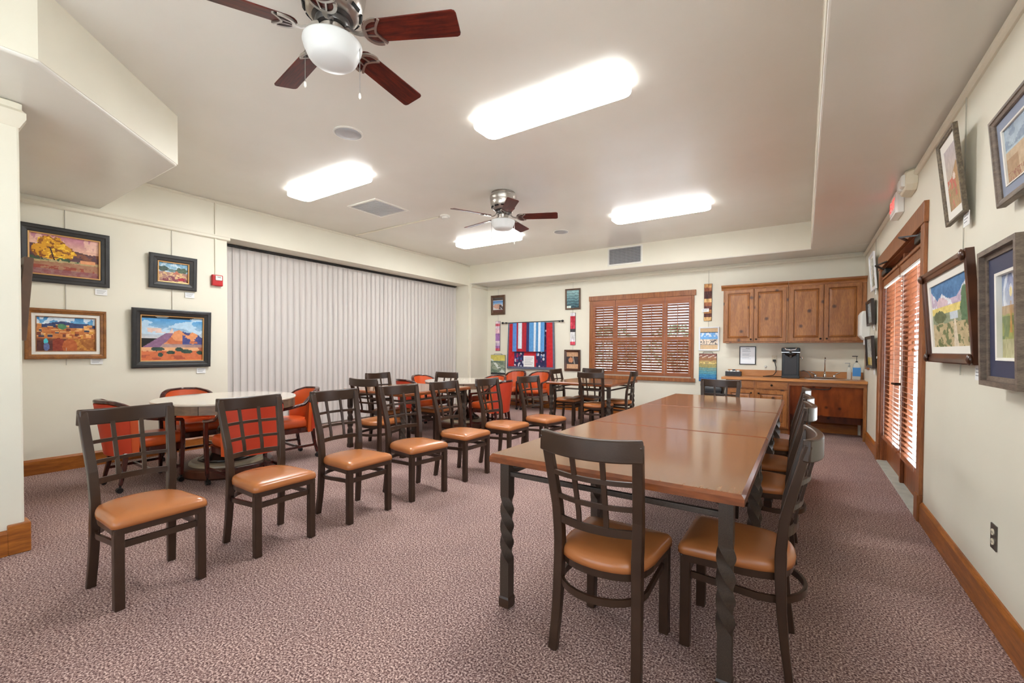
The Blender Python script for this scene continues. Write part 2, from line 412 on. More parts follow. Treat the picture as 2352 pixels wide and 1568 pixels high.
m.box(RDX-.08, RDX, RY0-.3, RY1, 0, RZ+.1)       # rear of the recess
m.box(RDX, LX-.12, RY0-.3, RY0-.2, 0, RZ+.1)
m.box(RDX-.08, LX-.12, RY0-.3, RY1, RZ, RZ+.1)
struct('wall_left', m, 'wall_paint')
m = MB(); m.box(CX, WF[0], FY-.15, FY, 0, ZT); m.box(WF[1], RX, FY-.15, FY, 0, ZT); m.box(WF[0], WF[1], FY-.15, FY, 0, WF[2]); m.box(WF[0], WF[1], FY-.15, FY, WF[3], ZT)
struct('wall_front', m, 'wall_paint')
def added_window(name, w, h, loc, rz, n):
    o = bpy.data.objects.new(name, None); COL.objects.link(o); o.location = loc; o.rotation_euler = (0, 0, rz); o['kind'] = 'structure'
    MB().rect_ring(w+.2, h+.2, [(0, 0), (0, .022), (.10, .022), (.10, 0)], -.1).build('casing', 'casing_wood', o)
    MB().rect_ring(w, h, [(0, -.12), (0, -.06), (.05, -.06), (.05, -.12)]).build('window_frame', 'white_plastic', o)
    for k in range(1, n): MB().box(-w/2+w*k/n-.025, -w/2+w*k/n+.025, .06, .12, .05, h-.05).build('mullion', 'white_plastic', o)
    MB().box(-w/2+.05, w/2-.05, .088, .094, .05, h-.05).build('pane', 'glass_shaded', o)
added_window('added_window_right', WR[1]-WR[0], WR[3]-WR[2], (RX, (WR[0]+WR[1])/2, WR[2]), -PI/2, 2)
struct('added_overhang', MB().box(CX, RX+.18, FY-1.35, FY-.15, 2.62, 2.76), 'casing_wood')  # unseen overhang added outside the rear window to hold back sky light
added_window('added_window_rear', WF[1]-WF[0], WF[3]-WF[2], ((WF[0]+WF[1])/2, FY, WF[2]), PI, 4)
m = MB(); m.box(LX-.1, CX, FY-.15, CYW, 0, ZS)
struct('wall_corner_block', m, 'wall_paint', bevel=.012)
# skirting boards: top edge chamfered
def skirt(name, a, b, nrm, m_, hgt=.155, t=.022):
    a, b, n = Vector((*a, 0)), Vector((*b, 0)), Vector((*nrm, 0))
    prof = [(0, 0), (t, 0), (t, hgt-.02), (t*.35, hgt), (0, hgt)]
    rings = [[tuple(p+n*o+Vector((0, 0, z))) for o, z in prof] for p in (a, b)]
    return struct(name, MB().rings(rings), m_)
skirt('baseboard_right', (RX, FY), (RX, 4.43), (-1, 0), 'oak_base')
skirt('baseboard_right_far', (RX, 6.86), (RX, 7.93), (-1, 0), 'oak_base')
skirt('baseboard_left', (LX, CYW), (LX, RY0), (1, 0), 'oak_base')
skirt('baseboard_left_far', (LX+.05, TY), (LX+.05, BY), (1, 0), 'oak_base')
skirt('baseboard_back', (LX+.05, BY), (-1.08, BY), (0, -1), 'oak_base_x')
skirt('baseboard_back_sink', (-.16, BY), (.70, BY), (0, -1), 'oak_base_x')
skirt('baseboard_block', (CX, FY), (CX, CYW-.075), (1, 0), 'oak_base')
struct('baseboard_corner', MB().box(CX-.10, CX+.026, CYW-.075, CYW+.024, 0, .185), 'oak_base', bevel=.006)
skirt('baseboard_block_side', (CX-.1, CYW), (LX, CYW), (0, 1), 'oak_base_x')
skirt('baseboard_front', (CX, FY), (RX, FY), (0, 1), 'oak_base_x')
# picture rails (painted) with a small cornice above on the back and right walls
def rail(name, a, b, nrm, zc, s=1.):
    a, b, n = Vector((*a, 0)), Vector((*b, 0)), Vector((*nrm, 0))
    prof = [(0, -.03), (.012, -.03), (.028, -.018), (.028, .010), (.014, .018), (.014, .030), (0, .034)]
    rings = [[tuple(p+n*o*s+Vector((0, 0, zc+z*s))) for o, z in prof] for p in (a, b)]
    return struct(name, MB().rings(rings), 'trim_paint')
rail('trim_1', (RX, FY), (RX, BY), (-1, 0), 2.755)
rail('trim_2', (LX+.05, BY), (RX, BY), (0, -1), 2.755)
rail('trim_3', (LX, CYW), (LX, 2.83), (1, 0), 2.745)
rail('trim_4', (LX, 1.53), (LX, TY), (1, 0), ZT-.018, .55)
rail('trim_5', (LX+.05, TY), (LX+.05, BY), (1, 0), 2.755)
def corner_cap(name, zc):
    prof = [(0, -.11), (.004, -.11), (.034, -.055), (.034, -.02), (.016, 0), (.016, .035), (0, .045)]
    rings = []
    for k in range(5):
        pts = {0: ((CX, FY), (1, 0)), 1: ((CX, CYW-.03), (1, 0)), 2: ((CX-.004, CYW-.004), (.9, .9)), 3: ((CX-.03, CYW), (0, 1)), 4: ((LX, CYW), (0, 1))}[k]
        (px, py), (nx, ny) = pts
        rings.append([(px+nx*o, py+ny*o, zc+z) for o, z in prof])
    return struct(name, MB().rings(rings), 'trim_paint', smooth=True, auto=40)
corner_cap('trim_6', 2.752)

# outside ground and planting seen through the glass
struct('ground_outside', MB().box(-30, 40, BY+.19, 60, -.3, -.05).box(RX+.19, 40, -30, BY+.19, -.3, -.05).box(-30, RX+.19, -30, FY-.16, -.3, -.05), 'asphalt_grey')
def shrub(name, label, loc, r, hgt, m_, seed, group):
    rng = random.Random(seed)
    t = thing(name, label, 'shrub', loc, 0, group)
    mb = MB()
    for _ in range(900):
        th = rng.uniform(0, 2*PI); ph = rng.uniform(-.6, 1)*PI/2; rr = rng.uniform(.72, 1.04)
        c = Vector((r*rr*math.cos(th)*math.cos(ph), r*rr*math.sin(th)*math.cos(ph), hgt*.55+hgt*.45*rr*math.sin(ph)))
        a = Vector((rng.uniform(-1, 1), rng.uniform(-1, 1), rng.uniform(-1, 1))).normalized(); b = a.orthogonal().normalized(); s = rng.uniform(.05, .10)
        mb.add([c-a*s*1.4, c+b*s*.6, c+a*s*1.4, c-b*s*.6], [(0, 1, 2, 3)])
    f = mb.build('foliage', m_, t); f['kind'] = 'stuff'
    mb = MB()
    for k in range(5):
        an = k*1.256; mb.tube([(.05*math.cos(an), .05*math.sin(an), 0), (.25*r*math.cos(an), .25*r*math.sin(an), hgt*.4), (.55*r*math.cos(an), .55*r*math.sin(an), hgt*.8)], .025, 6, .01)
    mb.build('stem', 'bark', t)
for k, (x, y, r, hh, m_) in enumerate([(-5.2, 22.4, 1.5, 2.6, 'leaf_green'), (-2.6, 21.0, 1.2, 3.2, 'leaf_dark'), (-9.0, 23.4, 1.6, 2.7, 'leaf_dark')]):
    shrub('garden_shrub', 'leafy green shrub outside the shuttered window, '+('nearest the glass', 'right of the others', 'left of the others')[k], (x, y, -.05), r, hh, m_, k+3, 'shrubs outside the window')

# ------------------------------------------------------------------ window with shutters (back wall)
def build_window():
    x0, x1, z0, z1 = WIN
    w = bpy.data.objects.new('window_1', None); COL.objects.link(w); w.location = ((x0+x1)/2, BY, z0); w['kind'] = 'structure'
    w['label'] = 'window in brown wooden casing filled with four louvred shutters'
    cx = (x0+x1)/2; hw = (x1-x0)/2; hh = z1-z0
    def P(mb, n, m_, **k): return mb.build(n, m_, w, **k)
    P(MB().box(-hw-.085, hw+.07, -.035, 0, hh, hh+.10), 'head_casing', 'casing_wood', bevel=.004)
    P(MB().box(-hw-.075, -hw+.005, -.022, 0, -.06, hh), 'side_casing', 'casing_wood', bevel=.003)
    P(MB().box(hw-.005, hw+.04, -.022, 0, -.06, hh), 'side_casing', 'casing_wood', bevel=.003)
    P(MB().box(-hw-.085, hw+.07, -.055, 0, -.09, -.02), 'sill', 'casing_wood', bevel=.006)
    fr = MB()
    fr.rect_ring(2*hw, hh, [(0, -.02), (.03, -.02), (.03, -.10), (0, -.10)]); P(fr, 'window_frame', 'casing_wood')
    P(MB().box(-hw, hw, .10, .106, 0, hh), 'pane', 'glass_tinted')
    P(MB().box(-.02, .02, .085, .12, 0, hh), 'mullion', 'white_plastic')
    # four shutter leaves
    edges = [-3.655, -3.172, -2.680, -2.20, -1.722]
    louv = None
    zt_, zu1, zm1, zm0, zl0 = 2.295, 2.165, 1.55, 1.483, .875
    for k in range(4):
        a, b = edges[k]-cx+.003, edges[k+1]-cx-.003
        leaf = bpy.data.objects.new('shutter', None); COL.objects.link(leaf); leaf.parent = w
        st = .045; yb, yf = .0, -.03
        fm = MB()
        fm.box(a, a+st, yf, yb, .005, hh-.005); fm.box(b-st, b, yf, yb, .005, hh-.005)
        fm.box(a+st, b-st, yf, yb, zu1-z0, hh-.005); fm.box(a+st, b-st, yf, yb, zm0-z0, zm1-z0); fm.box(a+st, b-st, yf, yb, .005, zl0-z0)
        fm.build('shutter_frame', 'shutter_wood', leaf, bevel=.002)
        L = b-a-2*st-.004
        if louv is None:
            lm = MB(); prof = [(-.030, 0), (-.018, .005), (.018, .005), (.030, 0), (.018, -.005), (-.018, -.005)]
            lm.rings([[(x, y, z) for y, z in prof] for x in (-.5, .5)])
            louv = lm.build('louver', 'shutter_wood', leaf, smooth=True, auto=50); louv_first = True
        for (za, zb, n, ang) in ((zm1-z0, zu1-z0, 12, (40, 36, 40, 30)[k]), (zl0-z0, zm0-z0, 12, (42, 50, 42, 49)[k])):
            for j in range(n):
                if louv_first: o = louv; louv_first = False
                else: o = louv.copy(); COL.objects.link(o); o.parent = leaf
                o.location = ((a+b)/2, -.015, za+(j+.5)*(zb-za)/n); o.scale = (L, 1, 1); o.rotation_euler = (math.radians(-ang), 0, 0)
        for za, zb in ((zm1-z0+.03, zu1-z0-.01), (zl0-z0+.03, zm0-z0-.01)):
            MB().box((a+b)/2-.005, (a+b)/2+.005, -.056, -.046, za, zb).build('tilt_rod', 'shutter_wood', leaf)
build_window()

# ------------------------------------------------------------------ double door with blinds (right wall)
def build_door():
    y0, y1, dz = DOOR
    d = bpy.data.objects.new('door_1', None); COL.objects.link(d); d['kind'] = 'structure'
    d['label'] = 'brown wooden double door with glass and wooden slat blinds'
    d.location = (RX, (y0+y1)/2, 0)
    hw = (y1-y0)/2
    def P(mb, n, m_, par=None, **k): return mb.build(n, m_, par or d, **k)
    # local frame: +Y along the wall (far), X into the wall
    P(MB().box(-.03, 0, -hw-.13, hw+.15, dz-.02, dz+.14), 'head_casing', 'casing_wood', bevel=.003)
    for s, nm in ((-1, 0), (1, 1)):
        a, b = sorted((s*(hw-.005), s*(hw+.115)))
        P(MB().box(-.024, 0, a, b, .2, dz-.02), 'side_casing', 'casing_wood', bevel=.003)
        P(MB().box(-.034, 0, min(a, s*(hw-.012)), max(b, s*(hw+.125)), 0, .2), 'plinth_block', 'casing_wood', bevel=.004)
    j = MB(); j.box(.0, .16, -hw, -hw+.03, 0, dz); j.box(0, .16, hw-.03, hw, 0, dz); j.box(0, .16, -hw+.03, hw-.03, dz-.03, dz)
    P(j, 'jamb', 'door_wood')
    P(MB().box(-.03, .16, -hw+.03, hw-.03, 0, .012), 'threshold', 'threshold')
    slat = None; first = True
    for s in (-1, 1):
        a, b = (-hw+.033, -.004) if s < 0 else (.004, hw-.033)
        leaf = bpy.data.objects.new('door_leaf', None); COL.objects.link(leaf); leaf.parent = d
        xf, xb = .06, .105; st = .10; top = dz-.035
        m = MB(); m.box(xf, xb, a, a+st, .015, top); m.box(xf, xb, b-st, b, .015, top); m.box(xf, xb, a+st, b-st, top-.11, top); m.box(xf, xb, a+st, b-st, .015, .26)
        P(m, 'leaf_frame', 'door_wood', leaf, bevel=.003)
        P(MB().box(.082, .088, a+st, b-st, .26, top-.11), 'pane', 'glass_door', leaf)
        P(MB().box(xf-.012, xf, a+.06, b-.06, .235, .262), 'sill_moulding', 'casing_wood', leaf, bevel=.003)
        c = (a+b)/2; hl = (b-a)/2-.035; zt_ = 2.035
        v = MB(); v.box(.002, .058, c-hl, c+hl, zt_, zt_+.075); v.box(-.012, .058, c-hl-.012, c+hl+.012, zt_+.075, zt_+.10)
        P(v, 'blind_valance', 'casing_wood', leaf, bevel=.004)
        P(MB().box(.006, .054, c-hl, c+hl, zt_-.02, zt_), 'blind_headrail', 'white_plastic', leaf)
        n = 36; zb_ = .30
        if slat is None:
            slat = P(MB().box(-.024, .024, -.5, .5, -.0015, .0015), 'blind_slat', 'blind_slat_wood', leaf)
        for k in range(n):
            if first: o = slat; first = False
            else: o = slat.copy(); COL.objects.link(o); o.parent = leaf
            o.location = (.03, c, zb_+.03+(zt_-.05-zb_)*k/(n-1)); o.scale = (1, 2*hl-.01, 1); o.rotation_euler = (0, math.radians(20), 0)
        P(MB().box(.006, .054, c-hl, c+hl, zb_-.015, zb_+.008), 'blind_bottom_rail', 'shutter_wood', leaf, bevel=.003)
        for q in (-.30, .30):
            P(MB().cyl((.003, c+q, zb_), (.003, c+q, zt_), .0009, 5), 'blind_cord', 'white_plastic', leaf)
        q = s*(hw-.16)
        # overhead closer
        cl = P(MB().box(-.015, .045, q-.14, q+.14, top-.075, top-.015), 'door_closer', 'closer_black', leaf, bevel=.008)
        P(MB().sweep([(.0, q-.02*s, top-.02), (-.10, q-.18*s, top+.01), (-.02, q-.40*s, top+.02)], .022, .012), 'closer_arm', 'closer_black', cl)
        if s > 0:
            hd = MB(); hd.cyl((.06, .055, .965), (-.01, .055, .965), .014, 10); hd.tube([(-.005, .055, .965), (-.012, .09, .966), (-.012, .18, .963)], .011, 8)
            hd.box(.052, .06, .03, .08, .87, 1.06)
            P(hd, 'lever_handle', 'bronze', leaf, smooth=True, auto=40)
        else:
            for zz in (1.30, 1.36): P(MB().lathe([(.0, 0), (.012, .0), (.014, .012), (.0, .018)], 10, (0, 0, 0), Matrix.Translation((-.002, a+.25, zz)) @ Matrix.Rotation(-PI/2, 4, 'Y')), 'cord_tassel', 'casing_wood', leaf)
    P(MB().box(.03, .06, -.028, .028, .015, dz-.035), 'astragal', 'door_wood', bevel=.004)
build_door()

# ------------------------------------------------------------------ vertical blinds in the recess
t = thing('vertical_blind', 'wall of pale grey vertical blind slats hung in the long recess', 'blind', (LX-.37, (RY0+RY1)/2, 0))
MB().box(-.02, .03, -(RY1-RY0)/2-.18, (RY1-RY0)/2-.01, RZ-.035, RZ-.003).build('track', 'track_black', t)
n = 52; pitch = (RY1-RY0+.15)/n
sl = MB(); W2 = .057
sl.rings([[(-.012*math.cos(PI*q/2)+.012, q*W2, z) for q in (-1, -.6, -.2, .2, .6, 1)] + [(-.012*math.cos(PI*q/2)+.0108, q*W2, z) for q in (1, .6, .2, -.2, -.6, -1)] for z in (.02, RZ-.04)])
s0 = sl.build('slat', 'blind_vinyl', t, smooth=True, auto=60)
rng = random.Random(5)
for k in range(n):
    o = s0 if k == 0 else share(s0, parent=t)
    o.location = (0, -(RY1-RY0)/2-.17+(k+.5)*pitch, 0); o.rotation_euler = (0, 0, math.radians(5+rng.uniform(-2, 2)))
MB().tube([(.05, (RY1-RY0)/2-.06, RZ-.03), (.05, (RY1-RY0)/2-.06, 1.25)], .004, 6).build('pull_cord', 'white_plastic', t)

# ================================================================== TABLES
TW, TL, TH = 1.124, 1.252, .768     # width (x), length (y), height
def make_table():
    t = thing('dining_table', '', 'table')
    MB().box(-TW/2+.012, TW/2-.012, -TL/2+.012, TL/2-.012, TH-.006, TH).build('veneer_top', 'table_veneer', t)
    e = MB()
    pr = [(.0, TH-.040), (.0, TH-.014), (.012, TH), (.013, TH-.006), (.02, TH-.012), (.09, TH-.040)]
    rings = [[(-TW/2+o, -TL/2+o, z), (TW/2-o, -TL/2+o, z), (TW/2-o, TL/2-o, z), (-TW/2+o, TL/2-o, z)] for o, z in pr]; rings.append(rings[0])
    e.rings(rings, True, False, False); e.build('edge_band', 'table_edge', t)
    MB().box(-TW/2+.05, TW/2-.05, -TL/2+.05, TL/2-.05, TH-.05, TH-.041).build('underlay', 'chair_metal', t)
    ix, iy = TW/2-.065, TL/2-.065
    leg = MB(); s = .025
    def sq(r, a, z): return [(r*math.sqrt(2)*math.cos(a+PI/4+k*PI/2), r*math.sqrt(2)*math.sin(a+PI/4+k*PI/2), z) for k in range(4)]
    rings = [sq(s, 0, .05), sq(s, 0, .225)]
    for i in range(1, 49): rings.append(sq(s*.98, -i/48*2*PI, .225+.33*i/48))
    rings += [sq(s, 2*PI, .556), sq(s, 2*PI, TH-.045)]
    leg.rings(rings)
    foot = MB(); foot.rings([sq(.028, 0, 0), sq(.029, 0, .012), sq(.029, 0, .044), sq(.024, 0, .056)])
    l0 = None
    for sx in (-1, 1):
        for sy in (-1, 1):
            if l0 is None:
                l0 = leg.build('leg', 'table_metal', t, smooth=True, auto=55); f0 = foot.build('foot_cap', 'chair_metal', l0); o = l0
            else:
                o = share(l0, parent=t); f = share(f0, parent=o)
            o.location = (sx*ix, sy*iy, 0)
    for sy in (-1, 1):
        MB().box(-ix, ix, sy*iy-.011, sy*iy+.011, .655, .678).build('end_rail', 'table_metal', t, bevel=.003)
    for sx in (-1, 1):
        MB().box(sx*ix-.011, sx*ix+.011, -iy, iy, .655, .678).build('side_rail', 'table_metal', t, bevel=.003)
        for sy in (-1, 1):
            MB().sweep([(sx*ix, sy*iy, .70), (sx*(ix-.10), sy*(iy-.10), .715)], .014, .02).build('corner_brace', 'table_metal', t)
    return t
TAB = make_table()
XT = (-1.292-.168)/2
YT = 1.745+TL/2
tabs = [('large dark wood table with twisted metal legs at the near end of the long row', (XT, YT, 0), 0),
        ('dark wood table in the middle of the three pushed together in a row', (XT, YT+TL+.004, 0), 0),
        ('dark wood table at the far end of the long row, nearest the cabinets', (XT, YT+2*TL+.008, 0), 0),
        ('wooden table with twisted metal legs beside the vertical blinds', (-4.44, 4.17, 0), 0),
        ('wooden table with twisted metal legs in front of the shuttered window', (-2.98, 6.98, 0), 0)]
for k, (lb, loc, rz) in enumerate(tabs):
    place(TAB, k > 0, lb, loc, rz, 'rectangular tables with twisted metal legs')

# ================================================================== LATTICE-BACK CHAIRS
def seat_outline():
    pts = []
    fw, bw, fy, by = .208, .178, .205, -.235
    r = .03
    pts += [(fw-r+r*math.sin(a), fy-r+r*math.cos(a)) for a in np.linspace(0, PI/2, 5)]
    pts += [(fw-.006, .05), (.200, -.05), (.190, -.11)]
    pts += [(.182*math.cos(a), -.125-.105*math.sin(a)) for a in np.linspace(.12, PI-.12, 13)]
    pts += [(-.190, -.11), (-.200, -.05), (-fw+.006, .05)]
    pts += [(-fw+r-r*math.cos(a), fy-r+r*math.sin(a)) for a in np.linspace(0, PI/2, 5)]
    # straight front
    pts += [(-fw+r+(2*fw-2*r)*k/6, fy) for k in range(1, 6)]
    return [(float(x), float(y)) for x, y in pts]
def post_y(z):
    zs = [0, .12, .25, .40, .50, .62, .94]; ys = [-.214, -.198, -.186, -.180, -.180, -.190, -.266]
    return float(np.interp(z, zs, ys))
CH = .95
def post_x(z): return float(np.interp(z, [0, .2, .45, .60, .94], [.182, .174, .170, .176, .197]))   # posts flare towards the top
def back_y(x, z): return post_y(z)-.045*(1-(x/post_x(z))**2)   # lattice bows backwards
def make_chair():
    t = thing('lattice_chair', '', 'chair')
    ol = seat_outline(); cy = -.005
    mb = MB(); rings = []
    for k, z in ((1., .405), (1.0, .422), (.985, .436), (.95, .446), (.85, .455), (.6, .462), (.3, .464)):
        rings.append([(x*k, cy+(y-cy)*k, z) for x, y in ol])
    mb.rings(rings); mb.build('seat', 'tan_vinyl', t, smooth=True)
    fr = MB(); fr.rings([[(x*k, cy+(y-cy)*k, z) for x, y in ol] for k, z in ((.955, .372), (.965, .372), (.975, .404), (.90, .404), (.90, .378), (.955, .372))], True, False, False)
    fr.build('seat_frame', 'chair_metal', t)
    lx = .178
    lf = None
    for s in (-1, 1):
        o = MB().box(-.021, .021, -.021, .021, .0, .40).build('front_leg', 'chair_metal', t, bevel=.005) if lf is None else share(lf, parent=t)
        lf = lf or o; o.location = (s*lx, .172, 0)
    zz = [0, .06, .12, .18, .25, .32, .40, .46, .50, .56, .62, .70, .78, .86, CH-.02]
    for s in (-1, 1):
        MB().sweep([(s*post_x(z), post_y(z), z) for z in zz], .041, [.028+.014*min(1, max(0, 1-abs(z-.45)/.4)) for z in zz], (0, 1, 0)).build('back_post', 'chair_metal', t, bevel=.004)
    xs = np.linspace(-.215, .215, 17)
    tr = MB(); tr.sweep([(x, back_y(x*.93, .91), .908-.008*(1-(x/.215)**2)) for x in xs], .03, .086); tr.build('top_rail', 'chair_metal', t, bevel=.006, smooth=True, auto=40)
    for z, hgt in ((.565, .032), (.668, .019), (.772, .019)):
        hx = np.linspace(-post_x(z)+.012, post_x(z)-.012, 11)
        MB().sweep([(x, back_y(x, z), z) for x in hx], .012, hgt).build('lattice_rail', 'chair_metal', t)
    for x in (-1, 1):
        MB().sweep([(x*post_x(z)*.335, back_y(x*post_x(z)*.335, z)+.002, z) for z in (.565, .62, .72, .80, .87)], .020, .010, (0, 1, 0)).build('lattice_bar', 'chair_metal', t)
    MB().box(-.16, .16, .163, .181, .298, .332).build('front_stretcher', 'chair_metal', t, bevel=.003)
    rg = []
    for a in np.linspace(0, 1, 9): rg.append((.165, .16-.24*a, .325-.03*a))
    rg = [(.172, .16, .312), (.176, .06, .308), (.180, -.04, .303)] + [(.182*math.cos(a), -.10-.165*math.sin(a), .30) for a in np.linspace(0, PI, 13)] + [(-.180, -.04, .303), (-.176, .06, .308), (-.172, .16, .312)]
    MB().sweep(rg, .013, .028).build('ring_stretcher', 'chair_metal', t, smooth=True, auto=40)
    return t
CHAIR = make_chair()
# facing angle: rz turns local +Y (front)
def face(dx, dy): return math.atan2(-dx, dy)
E_, W_, N_, S_ = face(1, 0), face(-1, 0), face(0, 1), face(0, -1)
chairs = [
 ('lattice-back chair with tan seat nearest the left edge, first of the row facing right', -2.955, .885, E_+.03, 0),
 ('lattice-back chair in front of the orange armchair, second in the row from the left', -2.955, 1.545, E_+.01, 0),
 ('lattice-back chair third in the left-hand row, beside the round table', -2.925, 2.185, E_, 0),
 ('lattice-back chair fourth in the left-hand row, turned slightly towards the camera', -2.885, 2.80, E_-.12, 0),
 ('lattice-back chair fifth in the left-hand row, near the middle of the room', -2.90, 3.47, E_, 0),
 ('lattice-back chair sixth in the left-hand row, with an orange armchair behind it', -2.83, 4.13, E_, 0),
 ('lattice-back chair last in the left-hand row, pale light on its narrow back', -2.70, 4.80, E_-.15, 0),
 ('large lattice-back chair seen from behind at the near end of the long table', -.695, 1.868, N_-.02, 1),
 ('lattice-back chair at the long table corner, nearest of the four along its right side', -.245, 2.185, W_, 1),
 ('lattice-back chair second along the right side of the long table', -.245, 3.32, W_, 1),
 ('lattice-back chair third along the right side of the long table', -.25, 3.93, W_, 1),
 ('lattice-back chair last along the right side of the long table, nearest the sink', -.26, 4.72, W_, 1),
 ('lattice-back chair at the far end of the long table, in front of the cabinets', -.81, 5.37, S_, 1),
 ('dark lattice-back chair seen from behind at the table beside the blinds', -4.22, 3.50, N_+.1, 2),
 ('lattice-back chair standing against the vertical blinds at their table', -4.82, 4.18, E_, 2),
 ('lattice-back chair on the far side of the table beside the blinds', -4.44, 4.66, S_, 2),
 ('dark lattice-back chair with back to the camera at the window table', -2.72, 6.53, N_, 3),
 ('lattice-back chair at the right end of the window table, seen edge-on', -2.60, 7.14, W_+.1, 3),
 ('lattice-back chair at the left end of the window table, in front of the quilt', -3.43, 6.97, E_, 3),
 ('lattice-back chair on the far side of the window table, under the shutters', -3.28, 7.42, S_, 3)]
grp = ['row of lattice-back chairs facing right', 'lattice-back chairs at the long table', 'lattice-back chairs at the table by the blinds', 'lattice-back chairs at the window table']
for k, (lb, x, y, rz, g) in enumerate(chairs):
    place(CHAIR, k > 0, lb, (x, y, 0), rz, grp[g])

# ================================================================== ORANGE ARMCHAIRS
def make_armchair():
    t = thing('orange_armchair', '', 'armchair')
    def plan(q):
        """q in -1..1 along the rim from the left arm front round the back to the right arm front"""
        L1 = .27; A = PI*.27; tot = 2*L1+A; s = (q+1)/2*tot
        if s < L1: return (-.27, .21-s)
        if s > L1+A: return (.27, .21-(tot-s))
        a = (s-L1)/A*PI
        return (-.27*math.cos(a), -.06-.24*math.sin(a))
    def rimz(q):
        a = abs(q)
        return float(np.interp(a, [0, .22, .38, .6, .8, 1.], [.805, .80, .765, .645, .618, .60]))
    qs = np.linspace(-1, 1, 41)
    path = []
    for q in qs:
        x, y = plan(q); k = 1+.10*max(0, 1-abs(q)/.5); path.append((x*k if abs(q) > .5 else x*1.0, y-.045*max(0, 1-abs(q)/.5), rimz(q)))
    MB().sweep(path, .048, .030).build('arm_rim', 'dark_cherry', t, bevel=.008, smooth=True, auto=50)
    up = MB(); q2 = np.linspace(-.50, .50, 25)
    outer_t, outer_b, inner_b, inner_t = [], [], [], []
    for q in q2:
        x, y = plan(q); yy = y-.045*max(0, 1-abs(q)/.5); zt_ = rimz(q)-.008; fade = 1
        n = Vector((x/.27, (y+.06)/.24 if y < -.06 else 0, 0)).normalized()
        outer_t.append((x+n.x*.012, yy+n.y*.012, zt_)); outer_b.append((x-n.x*.0, y+.01-n.y*.0, .315))
        inner_t.append((x-n.x*.03, yy-n.y*.03, zt_)); inner_b.append((x-n.x*.075, y-n.y*.075, .40))
    ring = lambda i: [outer_b[i], outer_t[i], inner_t[i], tuple((Vector(inner_t[i])*.45+Vector(inner_b[i])*.55)+Vector((0, 0, 0))), inner_b[i]]
    up.rings([ring(i) for i in range(len(q2))]); up.build('upholstered_back', 'orange_vinyl', t, smooth=True, auto=50)
    # outside back panel
    ob = MB(); q3 = np.linspace(-.42, .42, 17); a = []; 
    for q in q3:
        x, y = plan(q); yy = y-.045*max(0, 1-abs(q)/.5); n = Vector((x/.27, (y+.06)/.24 if y < -.06 else 0, 0)).normalized()
        a.append([(x+n.x*.004, y+.01+n.y*.004, .32), (x+n.x*.022, yy+n.y*.022, rimz(q)-.02), (x+n.x*.012, yy+n.y*.012, rimz(q)-.02), (x-n.x*.004, y+.01-n.y*.004, .32)])
    ob.rings(a); ob.build('outer_panel', 'red_vinyl', t, smooth=True, auto=50)
    st = MB(); ol = []
    for a_ in np.linspace(0, 2*PI, 40, endpoint=False):
        c, s = math.cos(a_), math.sin(a_); p = .38
        ol.append((.225*math.copysign(abs(c)**p, c), .025+.235*math.copysign(abs(s)**p, s)))
    st.rings([[(x*k, .025+(y-.025)*k, z) for x, y in ol] for k, z in ((.94, .37), (1., .385), (1.02, .415), (1., .445), (.94, .462), (.7, .472), (.35, .475))])
    st.build('seat_cushion', 'orange_vinyl', t, smooth=True)
    rl = MB(); rl.rings([[(x*k*1.02, .02+(y-.025)*k*1.04, z) for x, y in ol] for k, z in ((.92, .31), (1.04, .315), (1.05, .372), (.92, .372))])
    rl.build('seat_rail', 'dark_cherry', t, smooth=True, auto=40)
    for s in (-1, 1):
        fl = MB().sweep([(s*.265, .205, .60), (s*.268, .212, .45), (s*.262, .205, .30), (s*.258, .20, .065)], [.034, .032, .036, .028], [.034, .034, .040, .028], (0, 1, 0)).build('front_leg', 'dark_cherry', t, bevel=.005)
        bl = MB().sweep([(s*.205, -.20, .34), (s*.21, -.215, .2), (s*.222, -.245, .065)], [.036, .032, .028], [.04, .034, .028], (0, 1, 0)).build('rear_leg', 'dark_cherry', t, bevel=.005)
        for par, (cx_, cy_) in ((fl, (s*.258, .20)), (bl, (s*.222, -.245))):
            cm = MB(); cm.cyl((cx_, cy_, .04), (cx_, cy_, .075), .009, 8)
            for w in (-.012, .012): cm.cyl((cx_+w-.007, cy_-.006, .024), (cx_+w+.007, cy_-.006, .024), .024, 12)
            cm.build('caster', 'caster_black', par)
        MB().sweep([(s*.257, .19, .155), (s*.222, -.225, .155)], .02, .026).build('side_stretcher', 'dark_cherry', t)
    MB().sweep([(-.238, -.02, .155), (.238, -.02, .155)], .02, .026).build('cross_stretcher', 'dark_cherry', t)
    return t
ARM = make_armchair()
R1 = (-5.06, 2.20); R3 = (-4.78, 5.72)
arms = [('orange vinyl armchair with its back to the camera at the near round table', -4.43, 2.085, W_-.05, 0),
        ('leftmost orange vinyl armchair, at the left of the near round table', -5.24, 1.55, N_, 0),
        ('orange vinyl armchair behind the near round table, under the mesa painting', -5.78, 2.16, E_, 0),
        ('orange vinyl armchair right of the near round table, beside the blinds', -5.06, 2.84, S_-.1, 0),
        ('orange vinyl armchair at the far round table, half hidden by the table beside the blinds', -5.23, 5.10, N_-.16, 1),
        ('orange vinyl armchair at the far round table with its red back to the camera', -4.12, 5.60, W_+.1, 1),
        ('orange vinyl armchair at the left of the far round table, only its rim showing', -5.62, 5.78, E_-.1, 1),
        ('orange vinyl armchair behind the far round table, only its rim showing', -4.72, 6.34, S_-.05, 1),
        ('left one of two orange armchairs standing against the back wall under the quilt', -5.40, 8.12, S_, 2),
        ('right one of two orange armchairs standing against the back wall under the quilt', -4.78, 8.12, S_, 2)]
ag = ['orange armchairs round the near round table', 'orange armchairs round the far round table', 'orange armchairs against the back wall']
